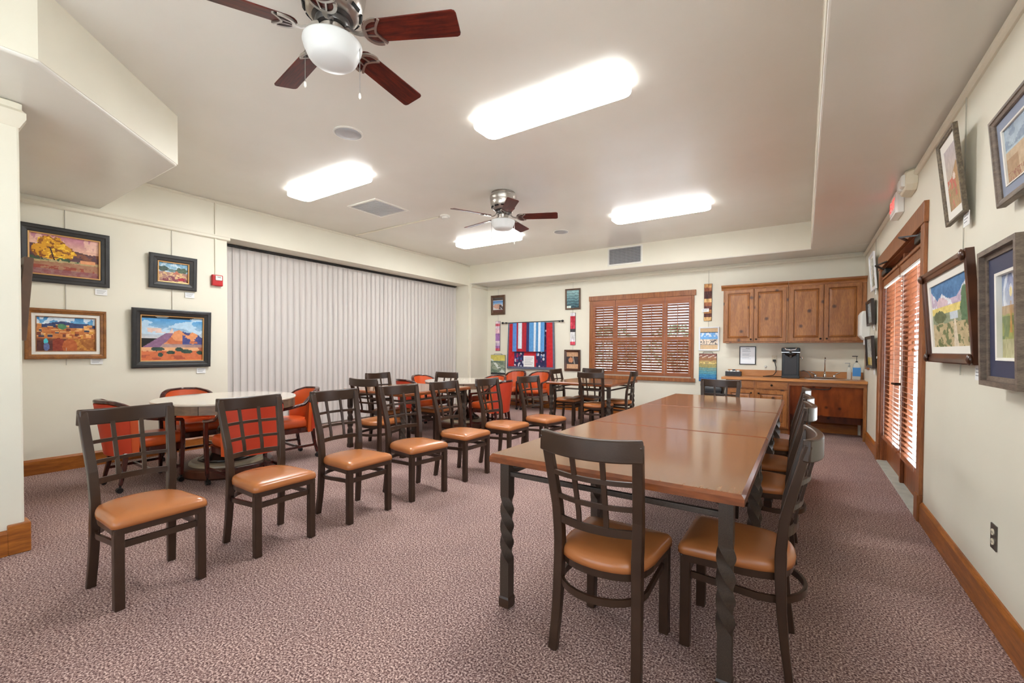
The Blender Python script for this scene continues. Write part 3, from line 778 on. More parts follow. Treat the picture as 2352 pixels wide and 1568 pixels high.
for k, (lb, x, y, rz, g) in enumerate(arms):
    place(ARM, k > 0, lb, (x, y, 0), rz, ag[g])

# ================================================================== ROUND TABLES
def make_round():
    t = thing('round_table', '', 'table'); R = .645; Z = .77
    MB().lathe([(R-.006, Z-.022), (R, Z-.016), (R, Z-.005), (R-.005, Z)], 64).build('table_top', 'stone_laminate', t, smooth=True, auto=30)
    n = 16; b0 = None
    mb = MB(); a0, a1 = -PI/n+.004, PI/n-.004; seg = 5
    ri, ro = R-.055, R-.012
    rings = [[(r*math.cos(a), r*math.sin(a), z) for r, z in ((ri, Z-.105), (ro, Z-.105), (ro, Z-.022), (ri, Z-.022))] for a in np.linspace(a0, a1, seg)]
    mb.rings(rings); b0 = mb.build('apron_board', 'round_apron', t)
    for k in range(1, n): share(b0, rot=(0, 0, k*2*PI/n), parent=t)
    MB().lathe([(.0, Z-.03), (.30, Z-.03), (.30, Z-.07), (.10, Z-.09)], 24).build('support_plate', 'pedestal_black', t)
    MB().lathe([(.09, Z-.085), (.07, Z-.12), (.05, Z-.2), (.065, Z-.25), (.10, Z-.32), (.075, Z-.40), (.055, Z-.44), (.085, Z-.47), (.16, .25), (.20, .20), (.255, .165), (.27, .14)], 32).build('pedestal', 'pedestal_black', t, smooth=True)
    MB().lathe([(.275, .14), (.32, .135), (.34, .12), (.345, .10)], 40).build('base_ring', 'base_beige', t, smooth=True, auto=30)
    MB().lathe([(.40, 0), (.42, .02), (.42, .085), (.405, .10), (.30, .104)], 40).build('base', 'base_brown', t, smooth=True, auto=30)
    return t
RT = make_round()
place(RT, False, 'round pedestal table with pale reflecting top nearest the camera', (*R1, 0), .2, 'round pedestal tables')
place(RT, True, 'round pedestal table with pale reflecting top far back by the blinds', (*R3, 0), .5, 'round pedestal tables')

# ================================================================== CEILING FANS
def make_fan():
    t = thing('ceiling_fan', '', 'ceiling fan')       # origin on the ceiling, z down
    MB().lathe([(.125, 0), (.147, -.004), (.150, -.02), (.140, -.03), (.147, -.036), (.163, -.045), (.165, -.075), (.159, -.085), (.161, -.10), (.150, -.165), (.126, -.20), (.100, -.215)], 40).build('motor_housing', 'nickel', t, smooth=True, auto=40)
    sl = MB().box(-.028, .028, -.003, .003, -.009, .009).build('vent_slot', 'slot_black', t)
    for k in range(10):
        a = k*2*PI/10; o = sl if k == 0 else share(sl, parent=t)
        o.matrix_local = Matrix.Rotation(a, 4, 'Z') @ Matrix.Translation((0, .139, -.184)) @ Matrix.Rotation(math.radians(-32), 4, 'X')
    MB().lathe([(.098, -.214), (.102, -.222), (.085, -.232), (.088, -.245), (.080, -.262), (.062, -.268)], 32).build('hub', 'nickel_dark', t, smooth=True, auto=40)
    MB().lathe([(.060, -.266), (.066, -.272), (.064, -.325), (.072, -.332), (.072, -.345)], 32).build('switch_housing', 'nickel', t, smooth=True, auto=40)
    MB().lathe([(.064, -.334), (.130, -.338), (.146, -.346), (.147, -.354), (.138, -.384), (.120, -.424), (.114, -.431), (.112, -.434), (.100, -.444), (.055, -.455), (.006, -.458)], 48).build('light_bowl', 'frosted_glass', t, smooth=True)
    for (x, y, zl) in ((.118, .078, -.60), (-.120, -.080, -.54)):
        ch = MB().cyl((x, y, -.34), (x, y, zl), .0018, 6).build('pull_chain', 'steel', t)
        MB().lathe([(.002, 0), (.006, -.006), (.007, -.022), (.003, -.032)], 10, (x, y, zl)).build('chain_pull', 'white_plastic', ch, smooth=True)
    zb = -.298
    r0, r1, w = .165, .672, .070
    pitch = math.radians(-14)
    bl = MB(); out = []
    for a in np.linspace(PI/2, 3*PI/2, 9): out.append((r0+.05+.05*math.cos(a), w*.86*math.sin(a)))
    out += [(r1-.02, -w), (r1-.006, -w+.006), (r1, -w+.02), (r1, w-.02), (r1-.006, w-.006), (r1-.02, w)]
    bl.prism(out, -.0035, .0035)
    ir = MB()
    arc = [(r0+.012+.070*(1-math.cos(a)), .066*math.sin(a)) for a in np.linspace(-PI/2-.15, PI/2+.15, 15)]
    tip = [(r0+.072+.04*abs(s)**1.5, .065*s) for s in np.linspace(1, -1, 9)]
    ir.sweep([(x, y, -.010) for x, y in arc], .016, .010); ir.sweep([(x, y, -.010) for x, y in tip], .012, .009)
    ir.sweep([(r0+.012, .012, -.010), (r0+.08, .022, -.010)], .008, .007); ir.sweep([(r0+.012, -.012, -.010), (r0+.08, -.022, -.010)], .008, .007)
    arm = MB().sweep([(.070, 0, .035), (.095, 0, .024), (.12, 0, .0), (.15, 0, -.012), (r0+.025, 0, -.010)], [.022, .02, .018, .02, .03], [.014, .012, .012, .01, .01])
    b0 = i0 = None
    TH0 = .457
    for k in range(5):
        a = TH0+k*2*PI/5
        Mx = Matrix.Translation((0, 0, zb)) @ Matrix.Rotation(a, 4, 'Z') @ Matrix.Rotation(pitch, 4, 'X')
        if b0 is None:
            b0 = bl.build('blade', 'blade_wood', t, bevel=.002); i0 = ir.build('blade_bracket', 'nickel', b0, smooth=True, auto=50); a0 = arm.build('bracket_arm', 'nickel', b0, smooth=True, auto=50); o = b0
        else:
            o = share(b0, parent=t); share(i0, parent=o); share(a0, parent=o)
        o.matrix_local = Mx
    return t
FAN = make_fan()
place(FAN, False, 'ceiling fan with red-brown blades and white light bowl nearest the camera', (-2.07, 1.41, ZT), 0, 'ceiling fans')
place(FAN, True, 'small-looking ceiling fan with dark blades in the middle of the room', (-3.12, 4.48, ZT), 0, 'ceiling fans')

# ================================================================== FLUORESCENT CEILING LIGHTS
def rrect(hx, hy, r, n=6):
    p = []
    for cx, cy, a0 in ((hx-r, hy-r, 0), (-hx+r, hy-r, PI/2), (-hx+r, -hy+r, PI), (hx-r, -hy+r, 3*PI/2)):
        p += [(cx+r*math.cos(a0+a), cy+r*math.sin(a0+a)) for a in np.linspace(0, PI/2, n)]
    return p
def make_light():
    t = thing('ceiling_light', '', 'ceiling light')
    MB().prism(rrect(.60, .11, .03), -.02, 0).build('housing', 'lamp_housing', t)
    d = MB(); rings = []
    for k, z in ((0., -.012), (0., -.070), (.004, -.078)):
        rings.append([(x, y, z) for x, y in rrect(.645-k, .15-k, .075-k*.5)])
    d.rings(rings, True, False, False); d.build('rim', 'lamp_rim', t, smooth=True, auto=40)
    MB().rings([[(x, y, z) for x, y in rrect(.641-k, .146-k, .073-k*.5)] for k, z in ((0, -.074), (.002, -.079), (.012, -.083))]).build('diffuser', 'lamp_diffuser', t)
    return t
LT = make_light()
for k, (lb, x, y) in enumerate([('long glowing ceiling light panel nearest the camera, right of the big fan', -1.70, 3.03),
                                ('glowing ceiling light panel at the left, beside the square ceiling vent', -4.62, 3.08),
                                ('glowing ceiling light panel at the right, above the shuttered window', -1.68, 6.15),
                                ('glowing ceiling light panel beneath the farther fan, near the blinds', -4.60, 6.15)]):
    place(LT, k > 0, lb, (x, y, ZT), 0, 'fluorescent ceiling light panels')

# ceiling speakers
def make_speaker():
    t = thing('ceiling_speaker', '', 'speaker')
    MB().lathe([(.128, 0), (.130, -.006), (.118, -.010), (.112, -.008)], 36).build('trim_ring', 'white_plastic', t, smooth=True, auto=40)
    MB().lathe([(.112, -.004), (.111, -.011), (.06, -.013), (.004, -.0135)], 32).build('grille', 'grille_grey', t, smooth=True)
    return t
SP = make_speaker()
place(SP, False, 'round white ceiling speaker below the near fan', (-3.43, 2.49, ZT), 0, 'ceiling speakers')
place(SP, True, 'small round ceiling speaker right of the farther fan', (-3.33, 6.44, ZT), 0, 'ceiling speakers')
# square return vent in the ceiling
t = thing('ceiling_vent', 'square white return air vent in the ceiling with grey mesh', 'vent', (-4.89, 4.03, ZT))
MB().rings([[(sx*r, sy*r, z) for sx, sy in ((-1, -1), (1, -1), (1, 1), (-1, 1))] for r, z in ((.29, 0), (.29, -.008), (.265, -.014), (.255, -.004), (.255, 0))], True, False, False).build('vent_frame', 'white_plastic', t)
MB().box(-.255, .255, -.255, .255, -.004, -.001).build('mesh_panel', 'mesh_grey', t)
vs = MB().box(-.255, .255, -.003, .003, -.010, -.003).build('vent_bar', 'mesh_grey', t)
for k in range(20):
    o = vs if k == 0 else share(vs, parent=t); o.location = (0, -.24+.48*k/19, 0)
# smoke detector + surface conduit
t = thing('smoke_detector', 'round white smoke detector on the ceiling left of the farther fan', 'smoke detector', (-4.35, 4.78, ZT))
MB().lathe([(.07, 0), (.072, -.012), (.05, -.02)], 28).build('detector_base', 'white_plastic', t, smooth=True, auto=40)
MB().lathe([(.05, -.018), (.048, -.045), (.035, -.052), (.003, -.053)], 24).build('detector_dome', 'white_plastic', t, smooth=True, auto=40)
tag(MB().box(-.95, .95, -.009, .009, -.016, -.0005).build('ceiling_conduit', 'trim_paint', loc=(-5.40, 4.755, ZT), bevel=.003), 'thin painted conduit running across the ceiling to the smoke detector', 'conduit')
tag(MB().box(0, .016, -.010, .010, 2.245, ZT-.03).build('wall_conduit', 'trim_paint', loc=(LX, 2.66, 0), bevel=.003), 'thin painted conduit running down the left wall to the red alarm', 'conduit')
# fire alarm
t = thing('fire_alarm', 'red fire alarm strobe on the left wall beside the blinds', 'fire alarm', (LX, 2.668, 2.10), PI/2)
MB().box(-.064, .064, -.05, 0, 0, .145).build('alarm_body', 'red_plastic', t, bevel=.012, seg=3)
MB().box(-.03, .048, -.062, -.045, .072, .132).build('strobe_lens', 'white_plastic', t, bevel=.006)
def text(s, name, m_, parent, loc, size, rot=(PI/2, 0, 0), ext=.0006):
    cu = bpy.data.curves.new(name, 'FONT'); cu.body = s; cu.size = size; cu.align_x = 'CENTER'; cu.align_y = 'CENTER'; cu.extrude = ext
    o = bpy.data.objects.new(name, cu); COL.objects.link(o); o.parent = parent; o.location = loc; o.rotation_euler = rot
    dg = bpy.context.evaluated_depsgraph_get(); me = bpy.data.meshes.new_from_object(o.evaluated_get(dg)); 
    o2 = bpy.data.objects.new(name, me); COL.objects.link(o2); o2.parent = parent; o2.location = loc; o2.rotation_euler = rot
    me.materials.clear(); me.materials.append(MATS[m_]); bpy.data.objects.remove(o); return o2
text('FIRE', 'lettering', 'text_black', t, (.009, -.0625, .112), .026)
# exit sign and emergency lamp on the right wall (local: front -Y towards the room)
t = thing('exit_sign', 'lit red exit sign high on the right wall above the doors', 'exit sign', (RX, 5.60, 2.585), -PI/2)
MB().prism([(-.17, 0), (.17, 0), (.17, -.045), (.15, -.062), (-.15, -.062), (-.17, -.045)], 0, .20).build('sign_body', 'exit_white', t, bevel=.006)
MB().box(-.14, .14, -.066, -.060, .022, .178).build('sign_face', 'exit_white', t, bevel=.003)
text('EXIT', 'lettering', 'exit_red', t, (0, -.0665, .10), .135)
MB().box(-.05, .05, -.03, 0, .20, .215).build('bracket', 'exit_white', t)
t = thing('emergency_light', 'beige emergency light unit beside the exit sign', 'emergency light', (RX, 5.00, 2.615), -PI/2)
MB().rings([[(x*k, -d_, .10+z*k) for x, z in ((-.165, -.05), (-.11, -.09), (.11, -.09), (.165, -.05), (.165, .06), (.11, .09), (-.11, .09), (-.165, .06))] for k, d_ in ((1, 0), (1, .03), (.86, .07), (.8, .075))]).build('lamp_body', 'ivory_plastic', t, bevel=.004)
for s in (-1, 1):
    MB().rings([[(s*.065+x*k, -d_, .10+z*k) for x, z in ((-.045, -.05), (.045, -.05), (.045, .05), (-.045, .05))] for k, d_ in ((1, .07), (1, .085), (.8, .10))]).build('lamp_lens', 'white_plastic', t, bevel=.004)
# grille on the back soffit
t = thing('soffit_grille', 'white air grille with grey crossed bars on the back soffit', 'vent', (-2.776, TY-.004, 2.865))
MB().rect_ring(.655, .335, [(0, 0), (0, .008), (.012, .014), (.028, .010), (.028, 0)]).build('grille_frame', 'white_plastic', t)
MB().box(-.3, .3, -.004, -.001, .028, .307).build('grille_back', 'vent_dark', t)
gb = MB().box(-.0035, .0035, -.010, -.004, .028, .307).build('grille_bar', 'grille_grey', t)
for k in range(24):
    o = gb if k == 0 else share(gb, parent=t); o.location = (-.287+.574*k/23, 0, 0)
gc = MB().box(-.3, .3, -.008, -.004, -.003, .003).build('grille_cross_bar', 'grille_grey', t)
for k in range(10):
    o = gc if k == 0 else share(gc, parent=t); o.location = (0, 0, .045+.245*k/9)

# ================================================================== KITCHEN WALL
UY = BY-.33
def door_panel(parent, name, x0, x1, z0, z1, yf, knob=None, arched=False):
    """raised panel door: front at y=yf, 20 mm thick"""
    w, h = x1-x0, z1-z0; cx = (x0+x1)/2
    d = MB(); d.rect_ring(w, h, [(0, 0), (0, .014), (.004, .018), (.052, .018), (.062, .006), (.062, 0)], 0)
    o = d.build(name, 'alder', parent, loc=(cx, yf+.018, z0))
    p = MB(); rings = []
    for k, dd in ((.060, .004), (.064, .006), (.092, .016), (.094, .016)):
        rings.append([(-w/2+k, -dd, k), (w/2-k, -dd, k), (w/2-k, -dd, h-k), (-w/2+k, -dd, h-k)])
    p.rings(rings); p.build('raised_panel', 'alder', o)
    MB().rect_ring(w-.120, h-.120, [(0, .0045), (0, .0065), (.007, .0078), (.007, .0045)], .060).build('dark_groove', 'base_brown', o)  # dark brown ring that sharpens the outline of the raised panel
    if knob:
        MB().lathe([(.006, 0), (.006, .008), (.013, .014), (.014, .022), (.008, .027), (.001, .028)], 14, (0, 0, 0), Matrix.Translation((knob[0]-cx, -.018, knob[1]-z0)) @ Matrix.Rotation(PI/2, 4, 'X')).build('knob', 'bronze', o, smooth=True)
    return o
for k, (a, b, lb) in enumerate(((-1.155, -.218, 'left knotty alder wall cabinet with two raised panel doors'), (-.214, .756, 'right knotty alder wall cabinet with two raised panel doors'))):
    t = thing('wall_cabinet', lb, 'cabinet', ((a+b)/2, BY-.002, 1.42), 0, 'wall cabinets above the counter')
    c = (a+b)/2; f = -.31
    MB().box(a-c, b-c, f, 0, 0, .925).build('cabinet_body', 'alder', t, bevel=.002)
    if k == 0: ds = ((-1.135, -.700), (-.692, -.240))
    else: ds = ((-.198, .240), (.248, .700))
    for i, (p, q) in enumerate(ds):
        door_panel(t, 'cabinet_door', p-c, q-c, .022, .885, f-.018, ((q-.035 if i == 0 else p+.035)-c, .06))
    cr = MB(); prof = [(0, 0), (-.012, .0), (-.018, .03), (-.05, .06), (-.055, .085), (0, .085)]
    xa = a-c-(.045 if k == 0 else 0)
    pts = [(a-c, 0), (b-c, 0)]
    cr.rings([[(x, f+o_, .885+z) for o_, z in prof] for x in (a-c-(.03 if k == 0 else 0), b-c)]); cr.build('crown_moulding', 'alder_x', t)
    if k == 0: MB().prism([(a-c, 0), (a-c-.03, 0), (a-c-.03, f-.02), (a-c, f-.02)], .915, .97).build('crown_return', 'alder_x', t)
# base units
CT = .862
t = thing('base_cabinet', 'knotty alder base cabinet with two drawers and two doors', 'cabinet', (-.625, BY-.002, 0))
c = -.625; f = -.575
MB().box(-1.065-c, -.185-c, f, 0, .09, CT-.04).box(-1.065-c, -.185-c, f+.07, 0, 0, .09).build('cabinet_body', 'alder', t, bevel=.002)
for i, (p, q) in enumerate(((-1.045, -.655), (-.625, -.205))):
    dr = MB(); w = q-p
    dr.box(-w/2, w/2, -.018, 0, 0, .125); o = dr.build('drawer', 'alder_x', t, bevel=.006, loc=((p+q)/2-c, f, .69))
    MB().lathe([(.006, 0), (.006, .008), (.016, .014), (.017, .022), (.008, .028), (.001, .029)], 16, (0, 0, 0), Matrix.Translation((0, -.018, .063)) @ Matrix.Rotation(PI/2, 4, 'X')).build('knob', 'bronze', o, smooth=True)
    door_panel(t, 'cabinet_door', p-c, q-c, .115, .665, f-.018, ((q-.04 if i == 0 else p+.035)-c, .62))
t = thing('sink_cabinet', 'open alder sink unit with sloping red-brown knee panel', 'cabinet', (.28, BY-.002, 0))
c = .28
MB().box(-.185-c, .752-c, f, f+.02, .762, CT-.04).build('apron_rail', 'alder_x', t, bevel=.002)
MB().box(.712-c, .752-c, f, f+.02, 0, .762).build('end_stile', 'alder', t, bevel=.002)
MB().box(.735-c, .752-c, f+.02, -.03, 0, CT-.04).build('side_panel', 'sink_panel', t)
k = [(-.550, .79), (-.44, .31), (-.425, .315), (-.535, .79)]
MB().rings([[(x, y, z) for y, z in k] for x in (-.18-c, .73-c)]).build('knee_panel', 'sink_panel', t, bevel=.002)
MB().sweep([(-.01-c+.0, -.550, .762), (.0-c, -.546, .735), (.03-c, -.543, .720), (.30-c, -.543, .720), (.33-c, -.546, .735), (.34-c, -.550, .762)], .012, .010, (0, 1, 0)).build('grip_moulding', 'pedestal_black', t)
MB().box(-.18-c, .735-c, -.035, -.025, .16, .80).build('back_board', 'sink_panel', t)
MB().box(-.185-c, -.17-c, f+.02, -.03, 0, CT-.04).build('divider_panel', 'sink_panel', t)
# worktop with upstand
t = thing('worktop', 'wood-grain laminate worktop with low backsplash and inset sink', 'worktop', (-.19, BY-.002, CT-.04))
MB().box(-1.13+.19, .754+.19, -.62, 0, 0, .04).build('slab', 'laminate_wood', t, bevel=.004)
MB().box(-1.11+.19, .754+.19, -.02, 0, .04, .145).build('backsplash', 'laminate_wood', t, bevel=.003)
sk = MB(); sk.rings([[(x+.475, y-.29, z) for x, y in rrect(hx, hy, .05)] for hx, hy, z in ((.275, .21, .0405), (.275, .21, .047), (.25, .185, .046), (.24, .175, .038))], True, False, True)
sk.build('sink', 'steel', t, smooth=True, auto=40)
# tap with two lever handles
def tap():
    t = thing('kitchen_tap', 'chrome gooseneck tap with two lever handles at the sink', 'tap', (.275, BY-.105, CT+.008))
    MB().prism(rrect(.15, .025, .02), 0, .012).build('tap_plate', 'chrome', t, bevel=.003)
    MB().lathe([(.024, .01), (.022, .03), (.016, .045), (.014, .08)], 16).build('spout_base', 'chrome', t, smooth=True)
    MB().tube([(0, 0, .07), (0, 0, .26), (0, -.01, .295), (0, -.04, .318), (0, -.08, .318), (0, -.108, .295), (0, -.115, .265)], .0085, 10).build('spout', 'chrome', t, smooth=True)
    for s in (-1, 1):
        h = MB().lathe([(.022, .01), (.020, .03), (.014, .05), (.004, .055)], 14, (s*.12, 0, 0)).build('tap_handle', 'chrome', t, smooth=True)
        MB().tube([(s*.12, 0, .045), (s*.155, -.015, .07), (s*.19, -.02, .088)], .010, 8, .007).build('lever', 'chrome', h, smooth=True)
tap()
# filter hose arching from the wall to the sink
tag(MB().tube([(-.04, BY-.07, CT+.10), (.0, BY-.10, CT+.115), (.06, BY-.13, CT+.09), (.10, BY-.16, CT+.01)], .006, 8).build('hose', 'steel', smooth=True), 'thin grey hose arching from the coffee machine to the sink', 'hose')
# coffee machine
def coffee():
    t = thing('coffee_machine', 'tall black coffee machine with chrome-trimmed top on the worktop', 'coffee machine', (-.175, BY-.21, CT))
    MB().box(-.118, .118, -.13, .14, .02, .40).build('machine_body', 'appliance_black', t, bevel=.012)
    MB().box(-.122, .122, -.16, .145, 0, .035).build('machine_base', 'appliance_grey', t, bevel=.006)
    MB().box(-.085, .085, -.137, -.128, .06, .36).build('front_panel', 'appliance_grey', t, bevel=.004)
    MB().lathe([(.04, .0), (.085, .04), (.09, .07), (.06, .08)], 20, (0, -.10, .33)).build('brew_head', 'appliance_black', t, smooth=True)
    MB().box(-.125, .125, -.165, .145, .41, .48).build('machine_lid', 'appliance_black', t, bevel=.015)
    MB().box(-.125, .125, -.168, -.10, .402, .412).build('chrome_trim', 'chrome', t, bevel=.002)
    MB().sweep([(-.085, -.165, .478), (-.06, -.175, .45), (-.0, -.178, .44), (.06, -.175, .45), (.085, -.165, .478)], .008, .016).build('handle', 'chrome', t, smooth=True)
    MB().box(-.016, .016, -.172, -.160, .32, .44).build('spout_plate', 'bronze', t, bevel=.003)
    MB().tube([(x+.175, y-BY+.21, z-CT) for x, y, z in ((-.412, BY-.04, 1.128), (-.40, BY-.05, 1.10), (-.385, BY-.04, 1.02), (-.385, BY-.05, .94), (-.42, BY-.08, .885), (-.52, BY-.16, .872), (-.56, BY-.20, .870), (-.46, BY-.22, .870), (-.30, BY-.12, .870))], .006, 7).build('power_cord', 'cord_black', t, smooth=True)
    MB().cyl((.12, -.05, .33), (.165, -.05, .33), .008, 8).cyl((.15, -.05, .33), (.15, -.05, .285), .007, 8).build('side_tap', 'chrome', t, smooth=True)
coffee()
# soap bottles
def bottle(name, label, x, y, w, d_, hgt, body, lbl, pumpm, ph):
    t = thing(name, label, 'bottle', (x, y, CT), 0, None)
    MB().rings([[(px*k, py*k, z) for px, py in rrect(w/2, d_/2, min(w, d_)*.35)] for k, z in ((.96, 0), (1, .01), (1, hgt*.72), (.85, hgt*.86), (.4, hgt*.96), (.3, hgt))]).build('bottle_body', body, t, smooth=True, auto=40)
    if lbl: MB().box(-w*.46, w*.46, -d_/2-.002, -d_/2+.001, hgt*.2, hgt*.7).build('bottle_label', lbl, t)
    p = MB(); p.cyl((0, 0, hgt), (0, 0, hgt+.02), .014, 12); p.cyl((0, 0, hgt+.02), (0, 0, hgt+ph), .004, 8); p.box(-.055, .012, -.007, .007, hgt+ph, hgt+ph+.012)
    p.build('pump', pumpm, t)
bottle('soap_bottle', 'slim clear pump bottle of soap beside the sink', .575, BY-.16, .055, .045, .19, 'clear_plastic', None, 'steel', .05)
bottle('sanitizer_bottle', 'large clear pump bottle with bright blue label by the right wall', .662, BY-.17, .105, .06, .26, 'clear_plastic', 'blue_label', 'appliance_black', .085)
# napkin box
t = thing('napkin_box', 'low black box of white napkins at the left of the worktop', 'napkin holder', (-1.0, BY-.19, CT))
m = MB(); m.box(-.12, .12, -.07, -.06, 0, .075).box(-.12, .12, .06, .07, 0, .075).box(-.12, -.11, -.06, .06, 0, .075).box(.11, .12, -.06, .06, 0, .075).box(-.11, .11, -.06, .06, 0, .008)
m.build('box', 'appliance_grey', t)
for k in range(4): MB().box(-.10+.05*k, -.06+.05*k, -.05, .05, .01, .088+.006*(k % 2)).build('napkin_stack', 'paper', t, bevel=.004)
MB().box(-.02, .03, -.03, .0, .085, .11).build('lid_flap', 'appliance_black', t, bevel=.004)
# outlets
def outlet(label, loc, rz, m_, faces='ivory_plastic', w=.075, hgt=.118):
    t = thing('wall_outlet', label, 'outlet', loc, rz, 'wall outlets')
    MB().box(-w/2, w/2, -.006, 0, 0, hgt).build('cover_plate', m_, t, bevel=.002)
    for z in (.036, .082):
        r = MB().prism([(.017*math.cos(a), .0145*math.sin(a)) for a in np.linspace(0, 2*PI, 16, endpoint=False)], 0, .004, Matrix.Translation((0, -.006, z)) @ Matrix.Rotation(PI/2, 4, 'X')).build('receptacle', faces, t)
        MB().box(-.007, -.005, -.0108, -.010, z-.006, z+.004).box(.005, .007, -.0108, -.010, z-.006, z+.004).build('slot', 'slot_black', r)
    return t
outlet('grey wall outlet low on the right wall near the camera', (RX, 2.965, .355), -PI/2, 'outlet_steel')
outlet('grey wall outlet low on the left wall behind the orange chairs', (LX, 1.80, .36), PI/2, 'outlet_steel', 'white_plastic')
outlet('ivory wall outlet above the worktop with a black plug', (-.412, BY, 1.095), 0, 'ivory_plastic')
tag(MB().box(-.022, .022, -.035, -.006, 0, .035).build('power_plug', 'cord_black', loc=(-.412, BY-.004, 1.112), bevel=.005), 'black plug in the ivory outlet above the worktop', 'plug')
t = thing('wall_hook', 'small round white hook on the wall above the backsplash', 'hook', (-.537, BY, 1.0))
MB().lathe([(.022, 0), (.02, .008), (.003, .012)], 16, (0, 0, 0), Matrix.Translation((0, 0, .02)) @ Matrix.Rotation(PI/2, 4, 'X')).build('hook_disc', 'white_plastic', t, smooth=True)
MB().tube([(0, -.01, .02), (0, -.02, .005), (0, -.03, .002), (0, -.035, .015)], .004, 6).build('hook_arm', 'chrome', t, smooth=True)
t = thing('light_switch', 'narrow dark switch plate beside the door casing', 'switch', (RX, 7.00, 1.155), -PI/2)
MB().box(-.036, .036, -.006, 0, 0, .118).build('cover_plate', 'outlet_steel', t, bevel=.002); MB().box(-.008, .008, -.014, -.006, .045, .073).build('toggle', 'white_plastic', t)
# towel dispenser on the right wall
t = thing('towel_dispenser', 'white paper towel dispenser on the right wall at the cabinets', 'towel dispenser', (RX, 7.92, 1.38), -PI/2)
MB().rings([[(x, y, z) for x, y in ((-.14, 0), (-.14, -.10*k), (-.10, -.12*k), (.10, -.12*k), (.14, -.10*k), (.14, 0))] for k, z in ((.6, .07), (1., .13), (1., .42), (.75, .47))]).build('dispenser_body', 'white_plastic', t, bevel=.01)
MB().rings([[(x, y, z) for x, y in ((-.09, -.03), (-.09, -.055), (.09, -.055), (.09, -.03))] for z in (0., .08)]).build('paper_end', 'paper', t)
MB().box(-.02, .02, -.075, -.06, .075, .10).build('lever', 'grille_grey', t, bevel=.004)
# bin beside the base cabinet
t = thing('waste_bin', 'dark waste bin standing left of the base cabinet', 'bin', (-1.28, BY-.32, 0))
MB().rings([[(x, y, z) for x, y in rrect(hx, hy, .03)] for hx, hy, z in ((.115, .16, 0), (.14, .19, .60), (.145, .195, .605), (.145, .195, .63))]).build('bin_body', 'bin_black', t, smooth=True, auto=40)
MB().rings([[(x, y, z) for x, y in rrect(hx, hy, .03)] for hx, hy, z in ((.15, .2, .63), (.15, .2, .66), (.13, .18, .69))]).build('bin_lid', 'bin_black', t, smooth=True, auto=40)

# ================================================================== PICTURES
def picture(name, label, loc, rz, w, h, depth, fmat, fw, P, mats=(), tilt=0., glazed=False, group=None, step=True):
    t = thing(name, label, 'picture', loc, rz, group); t.rotation_euler = (math.radians(tilt), 0, rz)
    d = depth
    prof = [(0, .0), (0, d*.9), (fw*.12, d), (fw*.45, d), (fw*.55, d*.85), (fw*.9, d*.72), (fw, d*.6), (fw, .0)] if step else [(0, 0), (0, d), (fw, d), (fw, 0)]
    MB().rect_ring(w, h, prof).build('frame', fmat, t)
    o = fw; dd = d*(.6 if step else .8)
    for (mw, mm, raised) in mats:
        ra = dd+.004 if raised else dd-.006
        MB().rect_ring(w-2*o, h-2*o, [(0, .0), (0, ra), (mw, ra-.002), (mw, 0)], o).build('mat_board' if not raised else 'liner', mm, t)
        o += mw; dd = max(.006, dd-.008)
    canvas('painting', w-2*o, h-2*o, P, t, max(.005, dd-.008), o, 0, 'glazed' if glazed else 'printed')
    return t
def card(label, loc, rz, w=.10, h=.065):
    t = thing('caption_card', label, 'card', loc, rz, 'caption cards')
    MB().box(-w/2, w/2, -.006, -.003, 0, h).build('card_sheet', 'paper', t)
    for k in range(3): MB().box(-w*.38, w*(.38-.1*k), -.0066, -.006, h*(.72-.22*k), h*(.78-.22*k)).build('print_line', 'print_grey', t)
def wire(label, loc, z1, z0):
    o = MB().cyl((0, 0, z0), (0, 0, z1), .0035, 6).build('picture_wire', 'wire_grey', loc=(loc[0], loc[1], 0)); tag(o, label, 'wire', 'picture hanging wires')

def p_gold():
    p = Paint(96, 56); u, v = p.u, p.v
    p.grad((236, 190, 160), (196, 130, 150), .6, 1.); p.c = np.where((v < .6)[..., None], np.array([120, 90, 60]), p.c)
    st = fb(u, v, 5, 3, 3); p.put((v > .7) & (st > .55), (244, 206, 180), .7)
    p.put(v < .72-.14*u+.06*fb(u, v, 8, 9), (92, 60, 66)); p.put((v < .62) & (u > .5) & (fb(u, v, 14, 2) > .55), (140, 84, 56), .8)
    p.put(v < .40, (186, 166, 120)); p.put(v < .30+.05*fb(u, v, 9, 4), (168, 120, 90)); p.put((v < .24) & (fb(u, v, 16, 7) > .52), (150, 60, 44), .8); p.put((v < .14), (140, 96, 110), .6)
    for k, (a, b, ru, rv) in enumerate(((.30, .72, .20, .24), (.16, .60, .16, .16), (.48, .62, .17, .17), (.36, .52, .26, .13), (.25, .83, .13, .1))):
        m = p.blob(a, b, ru, rv, k); p.put(m, (222, 158, 30)); p.put(m & (fb(u, v, 15, 20+k) > .56), (250, 204, 60)); p.put(m & (fb(u, v, 13, 30+k) < .40), (150, 90, 24))
    p.put((v > .36) & (v < .44) & (u < .72) & (fb(u, v, 12, 50) > .42), (66, 92, 62)); p.put((np.abs(u-.34+.2*(v-.4)) < .012) & (v > .38) & (v < .7), (66, 40, 30))
    p.put((v > .36) & (v < .44) & (u > .72) & (u < .95), (226, 158, 110)); return p.mottle(16, 20, 5)
